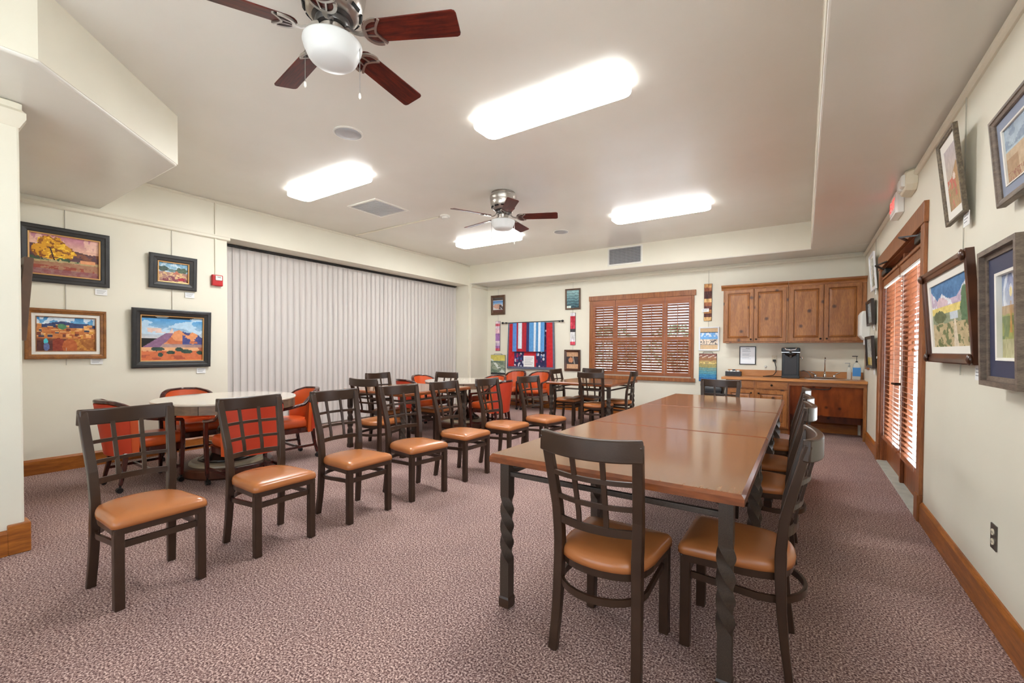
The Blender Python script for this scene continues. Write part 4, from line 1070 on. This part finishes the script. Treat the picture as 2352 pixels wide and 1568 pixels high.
def p_small():
    p = Paint(64, 44); u, v = p.u, p.v
    p.grad((170, 200, 216), (120, 168, 196), .5, 1.); p.put((v > .5) & (fb(u, v, 9, 3) > .55), (206, 220, 226), .8)
    p.put(p.blob(.15, .66, .18, .14, 2), (74, 92, 84)); p.put(p.blob(.78, .62, .2, .17, 5), (84, 104, 84)); p.put(p.blob(.45, .60, .14, .09, 7), (100, 130, 130))
    p.put(v < .48+.05*fb(u, v, 6, 6), (176, 134, 120)); p.put((v < .5) & (fb(u, v, 9, 8) > .5), (214, 178, 130)); p.put((v < .3) & (fb(u, v, 10, 9) > .5), (128, 62, 78), .9)
    p.put((np.abs(u-.62) < .5*(.62-v)*1.3) & (v > .42) & (v < .62), (190, 116, 92)); p.put(p.blob(.78, .16, .12, .08, 9), (170, 40, 60)); return p.mottle(24, 22, 2)
def p_pueblo():
    p = Paint(96, 52); u, v = p.u, p.v
    p.grad((120, 180, 214), (70, 140, 196), .7, 1.); p.put((v > .78) & (fb(u, v, 6, 3, 2) > .45), (226, 234, 240), .9)
    p.put(v < .78+.10*np.exp(-((u-.42)/.22)**2)+.05*np.exp(-((u-.8)/.15)**2), (52, 64, 104)); p.put(v < .70, (196, 120, 60))
    r = np.random.RandomState(4)
    for k in range(46):
        a, b = r.rand()*.98, .40+r.rand()*.36; w, h = .04+r.rand()*.07, .05+r.rand()*.07; c = np.array([(206, 132, 66), (178, 96, 44), (226, 160, 90), (120, 60, 40), (214, 150, 60), (60, 60, 84)][r.randint(6)])
        p.put((np.abs(u-a) < w/2) & (np.abs(v-b) < h/2), c); p.put((np.abs(u-a) < w/2) & (np.abs(v-b-h/2) < .008), (240, 196, 130))
    p.put(p.blob(.42, .73, .07, .08, 6), (78, 132, 92)); p.put(v < .36, (120, 66, 40)); p.put((v < .36) & (u > .55), (196, 132, 54)); p.put((v < .36) & (u > .55) & (fb(u, v, 16, 3) > .5), (160, 96, 36))
    p.put(((u-.36)/.13)**2+((v-.12)/.26)**2 < 1, (140, 52, 30)); p.put(((u-.55)/.13)**2+((v-.12)/.24)**2 < 1, (186, 98, 46)); p.put((v < .3) & (u < .26), (84, 40, 34))
    p.put(((u-.15)/.035)**2+((v-.28)/.09)**2 < 1, (64, 190, 204)); p.put(((u-.16)/.05)**2+((v-.12)/.12)**2 < 1, (96, 110, 160)); return p.mottle(22, 22, 6)
def p_mesa():
    p = Paint(96, 64); u, v = p.u, p.v
    p.grad((206, 204, 206), (70, 146, 204), .5, .95); p.put((v > .6) & (fb(u, v, 6, 3, .5) > .56), (196, 220, 236), .8); p.put((v > .62) & (v < .74) & (u < .5) & (fb(u, v, 7, 8) > .45), (232, 190, 170), .8)
    m1 = v < np.clip(.28+.9*u, .0, .62)*(u < .6); p.put(m1 & (v > .28), (136, 98, 130)); 
    top = np.interp(u, [0, .28, .45, .52, .60, .70, .76, .84, .92, 1.], [.2, .30, .50, .66, .70, .66, .64, .66, .60, .52])
    m = v < top+.03*(fb(u, v, 12, 4)-.5); p.put(m, (226, 150, 100)); p.put(m & (fb(u, v, 10, 5, .3) > .56), (198, 110, 70)); p.put(m & (u > .66) & (v > .36) & (fb(u, v, 7, 6) > .46), (66, 70, 128)); p.put(m & (v < .38), (150, 140, 150), .7)
    p.put(v < .29, (226, 170, 124)); p.put(v < .20+.03*fb(u, v, 9, 3), (206, 110, 66)); p.put((v < .29) & (fb(u, v, 12, 12, .4) > .58), (160, 74, 50), .8)
    for k, (a, b, ru) in enumerate(((.25, .26, .10), (.47, .18, .07), (.60, .25, .06), (.74, .20, .09), (.95, .17, .06), (.30, .13, .04))): p.put(p.blob(a, b, ru, .045, k), (46, 72, 60))
    return p.mottle(14, 22, 7)
def p_poppies():
    p = Paint(48, 60); u, v = p.u, p.v
    p.grad((206, 190, 160), (196, 186, 190), .3, 1.); p.put(v < .7-.4*np.abs(u-.9), (176, 136, 80)); p.put((v < .5) & (u < .75) & (fb(u, v, 8, 2) > .42), (198, 92, 66)); p.put((v < .3) & (fb(u, v, 9, 4) > .5), (160, 120, 62)); p.put(p.blob(.6, .5, .12, .06, 4), (236, 220, 206)); return p.mottle(20, 16, 3)
def p_dune():
    p = Paint(52, 52); u, v = p.u, p.v
    p.grad((176, 196, 206), (150, 170, 190), .5, 1.); p.put((v > .62) & (fb(u, v, 7, 3, .5) > .52), (120, 142, 166), .8); p.put(v < .58, (196, 168, 132)); p.put((v < .45) & (u < .4), (172, 134, 92)); p.put(p.blob(.82, .5, .14, .3, 3), (150, 136, 84)); p.put((v < .2) & (fb(u, v, 20, 5, 3) > .55), (150, 90, 60)); return p.mottle(18, 16, 8)
def p_peaks():
    p = Paint(96, 64); u, v = p.u, p.v
    p.fill((70, 120, 168)); p.mottle(10, 4, 2)
    top = np.interp(u, [0, .12, .22, .32, .42, .55, .7, .85, 1], [.94, .78, .72, .84, .76, .72, .70, .86, .96]); m = v < top+.08*(fb(u, v, 9, 3)-.5)
    p.put(m, (224, 226, 230)); p.put(m & (fb(u, v, 7, 5) > .56), (196, 176, 196)); p.put(p.blob(.33, .66, .15, .12, 4), (216, 190, 196)); p.put((v < .62) & (v > .5), (226, 206, 120)); p.put(v < .52, (140, 150, 120)); p.put(p.blob(.22, .48, .16, .1, 7), (96, 104, 66))
    p.put(p.blob(.9, .56, .12, .3, 8), (84, 116, 78)); p.put(v < .34+.05*fb(u, v, 8, 3), (190, 170, 130)); p.put((v < .36) & (fb(u, v, 13, 9) > .54), (108, 116, 70)); p.put((np.abs(u-.62) < .02+.1*(.4-v)) & (v < .42), (214, 200, 176)); p.put((np.abs(u-.6) < .1) & (np.abs(v-.46) < .05), (196, 206, 214)); return p.mottle(22, 24, 4)
def p_swirl():
    p = Paint(56, 80); u, v = p.u, p.v
    p.grad((200, 206, 216), (120, 140, 180), .55, 1.); s = np.sin(22*np.hypot((u-.5)*.8, v-.80)+4*fb(u, v, 4, 2)); p.put((v > .58) & (s > .1), (226, 230, 236), .8); p.put(np.hypot((u-.5)*.8, v-.78) < .06, (236, 226, 170))
    p.put(v < .62, (178, 150, 110)); p.put(v < .5+.04*fb(u, v, 7, 4), (150, 156, 76)); p.put((v < .5) & (fb(u, v, 6, 7, .6) > .52), (104, 122, 60)); p.put(v < .22, (176, 170, 120)); p.put((np.abs(u-.5) < .06*(.74-v)/.4) & (v < .74) & (v > .3), (186, 140, 66)); return p.mottle(24, 14, 3)
def p_light(seed, base, acc):
    p = Paint(36, 44).fill(base); u, v = p.u, p.v
    p.put(v < .3, acc, .9); p.put((fb(u, v, 12, seed, 2) > .6) & (v > .2), (140, 146, 140), .7); p.put(np.abs(u-.5+.1*np.sin(6*v)) < .05, (120, 120, 110), .6); return p.mottle(18, 14, seed+3)
def p_waves():
    p = Paint(44, 56); u, v = p.u, p.v
    p.grad((24, 60, 74), (170, 206, 206), 0, 1); s = np.sin(40*v+6*fb(u, v, 4, 3)); p.put(s > .3, (120, 176, 178), .35); p.put(s < -.6, (30, 62, 74), .4); p.put((u < .35) & (v < .12), (220, 236, 226)); return p.mottle(16, 14, 3)
def p_rocks():
    p = Paint(40, 56).fill((70, 62, 60)); u, v = p.u, p.v
    p.put((v > .18) & (v < .82), (226, 224, 224)); p.grad((190, 214, 232), (60, 120, 190), .5, .78, (v > .5) & (v < .78)); p.put((v < .58) & (v > .2) & p.blob(.5, .42, .42, .18, 3), (206, 160, 140)); p.put((v < .5) & (v > .2) & (u > .62) & (fb(u, v, 9, 3) > .42), (50, 40, 44)); p.put(v < .18, (84, 40, 26)); return p.mottle(14, 16, 3)
def p_canyon():
    p = Paint(40, 52).fill((54, 40, 40)); u, v = p.u, p.v
    p.put(v > .74, (196, 150, 112)); p.put(v < .26, (206, 160, 122)); m = (v > .26) & (v < .74); p.put(m & p.blob(.36, .52, .2, .16, 3), (196, 130, 92)); p.put(m & (np.abs(u-.62-.3*(.5-v)) < .06), (150, 140, 130)); return p.mottle(20, 14, 3)
def p_town():
    p = Paint(44, 52).fill((196, 156, 100)); u, v = p.u, p.v
    p.put((v > .22) & (v < .82), (90, 160, 222)); p.put((v > .6) & (v < .78) & (fb(u, v, 11, 3) > .48), (206, 222, 236)); p.put((v > .24) & (v < .48), (70, 50, 46)); p.put((v > .24) & (v < .48) & (fb(u, v, 14, 4, 1.6) > .42), (226, 204, 178)); p.put(np.abs(v-.81) < .012, (30, 30, 36)); p.put(np.abs(v-.22) < .012, (30, 30, 36)); return p.mottle(12, 14, 3)
def p_tapestry():
    p = Paint(40, 72); u, v = p.u, p.v
    cols = [(40, 110, 176), (54, 140, 190), (90, 160, 176), (120, 160, 150), (176, 160, 96), (190, 160, 100), (166, 118, 84), (140, 92, 80)]
    k = np.clip((v+.05*(fb(u, v, 5, 3, 2)-.5))*8, 0, 7.99).astype(int); p.c = np.array(cols)[k].astype(float); p.put((np.abs(v-.9-.035*np.sign(np.sin(18*u))*np.abs(np.sin(9*u))) < .015), (222, 206, 186)); p.put((np.sin(90*v+5*fb(u, v, 6, 8)) > .8) & (v < .7), (60, 90, 110), .5); p.put((np.abs(v-.66) < .03) & (fb(u, v, 18, 5) > .55), (226, 206, 130)); return p.mottle(16, 18, 3)
def p_road():
    p = Paint(40, 52); u, v = p.u, p.v
    p.fill((150, 160, 140)); p.put(v > .72, (222, 206, 110)); p.put(v > .72+.5*np.abs(u-.5)*.4, (200, 186, 90), .6); p.put((v < .8) & (np.abs(u-.15-1.2*(.7-v)) < .06+.15*(.8-v)), (214, 220, 212)); p.put((fb(u, v, 9, 4, .4) > .56) & (v < .7), (96, 116, 100), .8); p.put(v < .1, (40, 46, 50)); return p.mottle(18, 14, 3)
def p_strip(seed, cols, n):
    p = Paint(8, n*4); r = np.random.RandomState(seed)
    for k in range(n): p.put((p.v*n >= k) & (p.v*n < k+1), cols[r.randint(len(cols))])
    return p.mottle(60, 9, seed, .6)
def p_notice():
    p = Paint(60, 76).fill((242, 243, 246)); u, v = p.u, p.v; r = np.random.RandomState(2)
    p.put((np.abs(v-.92) < .012) & (np.abs(u-.5) < .14), (90, 90, 96))
    for k in range(13):
        y = .84-.045*k
        if k in (4, 9): continue
        p.put((np.abs(v-y) < .009) & (u > .14) & (u < .5+.38*r.rand()), (168, 170, 178))
    return p

LO = LX+.004
picture('framed_painting', 'painting of a golden yellow tree in a wide black frame', (LO, 1.25, 1.945), PI/2, .69, .572, .035, 'black_frame', .075, p_gold(), [(.012, 'gold_liner', True)], 1.5, group='paintings on the left wall')
picture('framed_painting', 'small landscape painting with little house in wide black frame', (LO, 2.19, 2.0), PI/2, .485, .41, .035, 'black_frame', .082, p_small(), [(.011, 'gold_liner', True)], 3, group='paintings on the left wall')
picture('framed_painting', 'painting of an adobe village in a honey-brown wooden frame with white liner', (LO, 1.255, 1.165), PI/2, .61, .515, .04, 'oak_frame', .048, p_pueblo(), [(.030, 'mat_white', False), (.007, 'oak_frame', True)], 1, group='paintings on the left wall')
picture('framed_painting', 'painting of an orange desert mesa under blue sky in black frame', (LO, 2.18, 1.05), PI/2, .80, .70, .04, 'black_frame', .078, p_mesa(), [(.010, 'gold_liner', True)], 2.5, group='paintings on the left wall')
for lb, y, z in (('small white caption card under the golden tree painting', 1.53, 1.86), ('small white caption card under the small landscape painting', 2.365, 1.915), ('small white caption card under the adobe village painting', 1.487, 1.105), ('small white caption card under the desert mesa painting', 2.485, .965)):
    card(lb, (LO, y, z), PI/2)
wire('thin hanging wire behind the golden tree painting', (LX+.008, 1.25), 2.73, 1.10)
wire('thin hanging wire behind the desert mesa painting', (LX+.008, 2.18), 2.73, 1.2)
# picture hung on the hidden face of the corner block, seen from its edge
t = picture('framed_painting', 'dark brown frame seen edge-on behind the left wall corner', (CX-.40, CYW+.004, 1.33), PI, .42, .55, .044, 'mid_brown_frame', .05, p_light(3, (200, 190, 170), (150, 120, 90)), [], 4)
# right wall
RO = RX-.006
picture('framed_painting', 'faded poppy print with white mat in thin grey wood frame, hung highest', (RO-.02, 3.535, 2.045), -PI/2, .365, .50, .022, 'speckled_wood', .022, p_poppies(), [(.05, 'mat_white', False)], 6, True, 'pictures on the right wall')
picture('framed_painting', 'dune picture with slate mat in brown frame at the right photo edge', (RO-.02, 2.60, 1.92), -PI/2, .45, .385, .03, 'grey_wood', .032, p_dune(), [(.04, 'mat_slate', False), (.006, 'mat_white', True)], 5, True, 'pictures on the right wall')
pk = picture('framed_painting', 'mountain and cloud painting in ornate dark walnut frame with cream liner', (RO-.03, 3.51, 1.22), -PI/2, .975, .575, .036, 'walnut_frame', .055, p_peaks(), [(.04, 'mat_white', False)], 4, False, 'pictures on the right wall')
for sx in (-1, 1):
    for sz in (0, 1):
        MB().lathe([(.002, 0), (.026, .004), (.03, .012), (.016, .02), (.002, .024)], 10, (0, 0, 0), Matrix.Translation((sx*(.975/2-.028), -.032, .028+sz*.519)) @ Matrix.Rotation(PI/2, 4, 'X')).build('corner_ornament', 'walnut_frame', pk, smooth=True)
picture('framed_painting', 'swirling cloud picture on navy mat in deep grey box frame', (RO-.01, 2.655, 1.135), -PI/2, .44, .60, .07, 'grey_wood', .022, p_swirl(), [(.02, 'grey_wood', False), (.07, 'mat_navy', False), (.012, 'mat_white', True)], 1.5, True, 'pictures on the right wall', step=False)
picture('framed_painting', 'pale narrow picture high between cabinets and door', (RO-.01, 7.24, 2.07), -PI/2, .46, .46, .02, 'white_frame', .025, p_light(5, (222, 222, 206), (176, 186, 160)), [(.03, 'mat_white', False)], 4, True, 'pictures on the right wall')
picture('framed_painting', 'small dark-framed pale print beside the door casing', (RO-.01, 7.42, 1.63), -PI/2, .56, .33, .035, 'dark_brown_frame', .035, p_light(7, (206, 220, 226), (180, 186, 176)), [], 3, True, 'pictures on the right wall')
picture('framed_painting', 'dark-framed print of pale trunks over yellow leaves beside the door', (RO-.01, 7.34, 1.075), -PI/2, .66, .41, .035, 'dark_brown_frame', .035, p_light(9, (222, 224, 216), (226, 190, 50)), [], 3, True, 'pictures on the right wall')
t = thing('wood_plaque', 'thin wooden plaque on the right wall beside the worktop', 'plaque', (RX, 7.92, 1.035), -PI/2)
MB().box(-.13, .13, -.03, 0, 0, .25).build('plaque_board', 'alder', t, bevel=.004); MB().box(-.10, .10, -.034, -.03, .03, .22).build('plaque_face', 'oak_frame', t)
for lb, y, z in (('white caption card hanging under the faded poppy print', 3.40, 1.975), ('white caption card hanging under the mountain and cloud painting', 3.14, 1.14), ('white caption card under the dune picture at the right edge', 2.50, 1.84), ('white caption card under the pale narrow picture', 7.08, 2.0), ('white caption card under the small dark-framed print', 7.2, 1.56), ('white caption card under the print of yellow leaves', 7.08, 1.0)):
    card(lb, (RX-.02, y, z), -PI/2, .10, .075)
wire('hanging wire behind the mountain and cloud painting', (RX-.010, 3.52), 2.74, 1.15)
wire('hanging wire behind the dune picture', (RX-.010, 2.62), 2.74, 1.05)
wire('hanging wire behind the pale narrow picture', (RX-.010, 7.28), 2.74, 1.05)
# back wall
BO = BY-.004
picture('framed_picture', 'small rock formation picture in grey-brown frame above the quilt', (-6.075, BO, 2.12), 0, .40, .46, .03, 'mid_brown_frame', .055, p_rocks(), [], 1, True, 'pictures on the back wall')
picture('framed_picture', 'teal wave picture in brown frame above the red fabric strip', (-4.118, BO, 2.155), 0, .35, .44, .03, 'mid_brown_frame', .032, p_waves(), [], 1.5, True, 'pictures on the back wall')
picture('framed_picture', 'canyon photograph in dark brown frame left of the shutters', (-4.118, BO, .845), 0, .37, .45, .035, 'walnut_frame', .05, p_canyon(), [], 1, True, 'pictures on the back wall')
picture('framed_picture', 'white-framed picture of pale buildings under blue sky left of the wall cabinets', (-1.425, BO, 1.29), 0, .34, .425, .022, 'white_frame', .025, p_town(), [], 1.5, True, 'pictures on the back wall')
def hanging(name, label, x, z0, w, h, P, cat='wall hanging', rod=True):
    t = thing(name, label, cat, (x, BO, z0), 0, 'fabric hangings on the back wall')
    nx, ny = P.nx, P.ny
    canvas('cloth_face', w, h, P, t, .018)
    MB().box(-w/2-.004, w/2+.004, -.014, -.002, -.004, h+.004).build('cloth_backing', 'bin_black', t, bevel=.004)
    if rod: MB().tube([(-w*.3, -.008, h), (-w*.25, -.01, h+.03), (w*.25, -.01, h+.03), (w*.3, -.008, h)], .004, 6).build('hanger', 'closer_black', t)
    return t
hanging('textile_panel', 'green and white road-scene textile panel in the back left corner', -6.07, .70, .415, .46, p_road())
hanging('textile_panel', 'banded tapestry fading from brown to blue below the white frame', -1.44, .74, .29, .495, p_tapestry())
pur = [(160, 110, 170), (206, 186, 212), (206, 90, 110), (226, 206, 216), (70, 50, 66), (230, 190, 200), (176, 140, 196)]
hanging('fabric_strip', 'narrow purple and pink patchwork strip left of the quilt', -6.08, 1.265, .125, .70, p_strip(3, pur, 12), rod=False)
red = [(196, 40, 66), (228, 226, 226), (60, 56, 60), (214, 70, 90), (236, 232, 236)]
hanging('fabric_strip', 'narrow red and white patchwork strip right of the quilt', -4.116, 1.40, .115, .68, p_strip(8, red, 10), rod=False)
brn = [(92, 40, 28), (196, 140, 82), (50, 30, 26), (214, 170, 110), (150, 84, 44)]
hanging('fabric_strip', 'narrow brown and gold patchwork strip beside the shutters', -1.45, 1.825, .125, .66, p_strip(5, brn, 10), rod=False)
card('white and blue tag on the brown patchwork strip', (-1.49, BY-.022, 1.985), 0, .12, .06)
for x, lb in ((-6.075, 'wire above the rock formation picture'), (-4.118, 'wire above the teal wave picture'), (-1.44, 'wire above the brown patchwork strip')):
    wire('thin hanging '+lb, (x, BY-.006), 2.74, 1.3)
# notice
t = picture('framed_notice', 'printed white notice in thin black frame above the worktop', (-.808, BO, 1.052), 0, .252, .315, .014, 'black_frame', .014, p_notice(), [], 0, True, step=False)
# quilt on a rod
t = thing('curtain_rod', 'black rod with round finials carrying the quilts', 'rod', (-5.13, BY-.05, 1.90))
MB().cyl((-.76, 0, .012), (.76, 0, .02), .009, 10).build('rod', 'closer_black', t, smooth=True)
for s in (-1, 1):
    MB().lathe([(.004, -.03), (.02, -.02), (.026, 0), (.02, .02), (.004, .03)], 14, (0, 0, 0), Matrix.Translation((s*.785, 0, .016)) @ Matrix.Rotation(PI/2, 4, 'Y')).build('finial', 'closer_black', t, smooth=True)
    MB().box(s*.70-.01, s*.70+.01, 0, .05, .0, .03).build('bracket', 'closer_black', t)
def quilt(name, label, x, z0, w, h, y, P, thick, wavy, skew=0.):
    t = thing(name, label, 'quilt', (x, y, z0)); nx, ny = P.nx, P.ny
    def pt(i, j, off):
        a, b = i/nx, j/ny
        return ((a-.5)*w+skew*(1-b)*(a-.5)*2, off-wavy*(1-.6*b)*math.sin(a*15+1)-.01*(1-b), b*h)
    vs = [pt(i, j, -thick) for i in range(nx+1) for j in range(ny+1)]+[pt(i, j, 0) for i in range(nx+1) for j in range(ny+1)]
    N = (nx+1)*(ny+1); idx = lambda i, j: i*(ny+1)+j
    fs = [(idx(i, j), idx(i+1, j), idx(i+1, j+1), idx(i, j+1)) for i in range(nx) for j in range(ny)]
    nf = len(fs)
    fs += [tuple(N+q for q in reversed(f)) for f in fs[:nf]]
    b = [idx(i, 0) for i in range(nx+1)]+[idx(nx, j) for j in range(1, ny+1)]+[idx(i, ny) for i in range(nx-1, -1, -1)]+[idx(0, j) for j in range(ny-1, 0, -1)]
    fs += [(b[k], b[(k+1) % len(b)], N+b[(k+1) % len(b)], N+b[k]) for k in range(len(b))]
    me = bpy.data.meshes.new('quilt_cloth'); me.from_pydata(vs, [], fs); me.update()
    at = me.color_attributes.new('Col', 'FLOAT_COLOR', 'CORNER'); c = np.clip(P.c, 0, 255)/255
    l = np.where(c <= .04045, c/12.92, ((c+.055)/1.055)**2.4).reshape(-1, 3)
    cc = np.ones((len(fs), 4), np.float32)*.1; cc[:nf, :3] = l; cc[nf:2*nf, :3] = l; cc[2*nf:, :3] = (.08, .09, .14)
    at.data.foreach_set('color', np.repeat(cc, 4, 0).ravel())
    bm = bmesh.new(); bm.from_mesh(me); bmesh.ops.recalc_face_normals(bm, faces=bm.faces[:]); bm.to_mesh(me); bm.free()
    o = bpy.data.objects.new('quilt_cloth', me); COL.objects.link(o); me.materials.append(MATS['printed']); o.parent = t
    return t
def p_bigquilt():
    p = Paint(96, 80).fill((196, 24, 36)); u, v = p.u, p.v
    p.put((u > .16) & (u < .84), (36, 36, 84)); r = np.random.RandomState(3)
    for k in range(130):
        a, b = .17+.66*r.rand(), r.rand(); c = [(214, 220, 232), (160, 30, 80), (60, 110, 170), (110, 50, 110), (232, 226, 226)][r.randint(5)]; p.put((u > .16) & (u < .84) & (((u-a)/.018)**2+((v-b)/(.02+.02*r.rand()))**2 < 1), c, .9)
    p.put((np.abs(u-.5) < .13) & (v < .5), (190, 24, 36)); p.put((v < .045) | (v > .985) | (u < .03) | (u > .97), (96, 102, 122)); return p.mottle(16, 26, 3)
def p_stripes(seq):
    p = Paint(60, 40); tot = sum(s for s, _ in seq); a = 0
    for s, c in seq: p.put((p.u >= a/tot) & (p.u < (a+s)/tot), c); a += s
    return p.mottle(14, 26, 5)
quilt('patchwork_quilt', 'large red and navy patchwork quilt hanging from the rod', -5.16, .855, 1.20, 1.048, BY-.025, p_bigquilt(), .016, .006, .03)
qa = p_stripes([(26, (84, 138, 206)), (10, (176, 30, 48)), (26, (214, 226, 238)), (30, (176, 30, 48)), (16, (36, 40, 96))]); qa.put((qa.v < .09) & (qa.u > .25) & (qa.u < .85), (176, 30, 48))
quilt('folded_quilt', 'folded blue, red and white striped quilt draped on the left of the rod', -5.38, 1.25, .44, .653, BY-.062, qa, .03, .008)
qb = p_stripes([(30, (86, 150, 206)), (14, (222, 232, 240)), (14, (74, 138, 190)), (16, (222, 232, 240)), (24, (84, 148, 206))])
quilt('folded_quilt', 'folded light blue and white striped quilt draped on the right of the rod', -4.96, 1.25, .39, .653, BY-.064, qb, .03, .008)
t = thing('quilt_note', 'square white note pinned to the front of the large quilt', 'note', (-5.18, BY-.055, .905))
MB().box(-.142, .142, -.012, -.008, 0, .25).build('note_sheet', 'paper', t)
for k in range(5): MB().box(-.11, .11-.03*(k % 3), -.0126, -.012, .195-.036*k, .203-.036*k).build('print_line', 'print_grey', t)
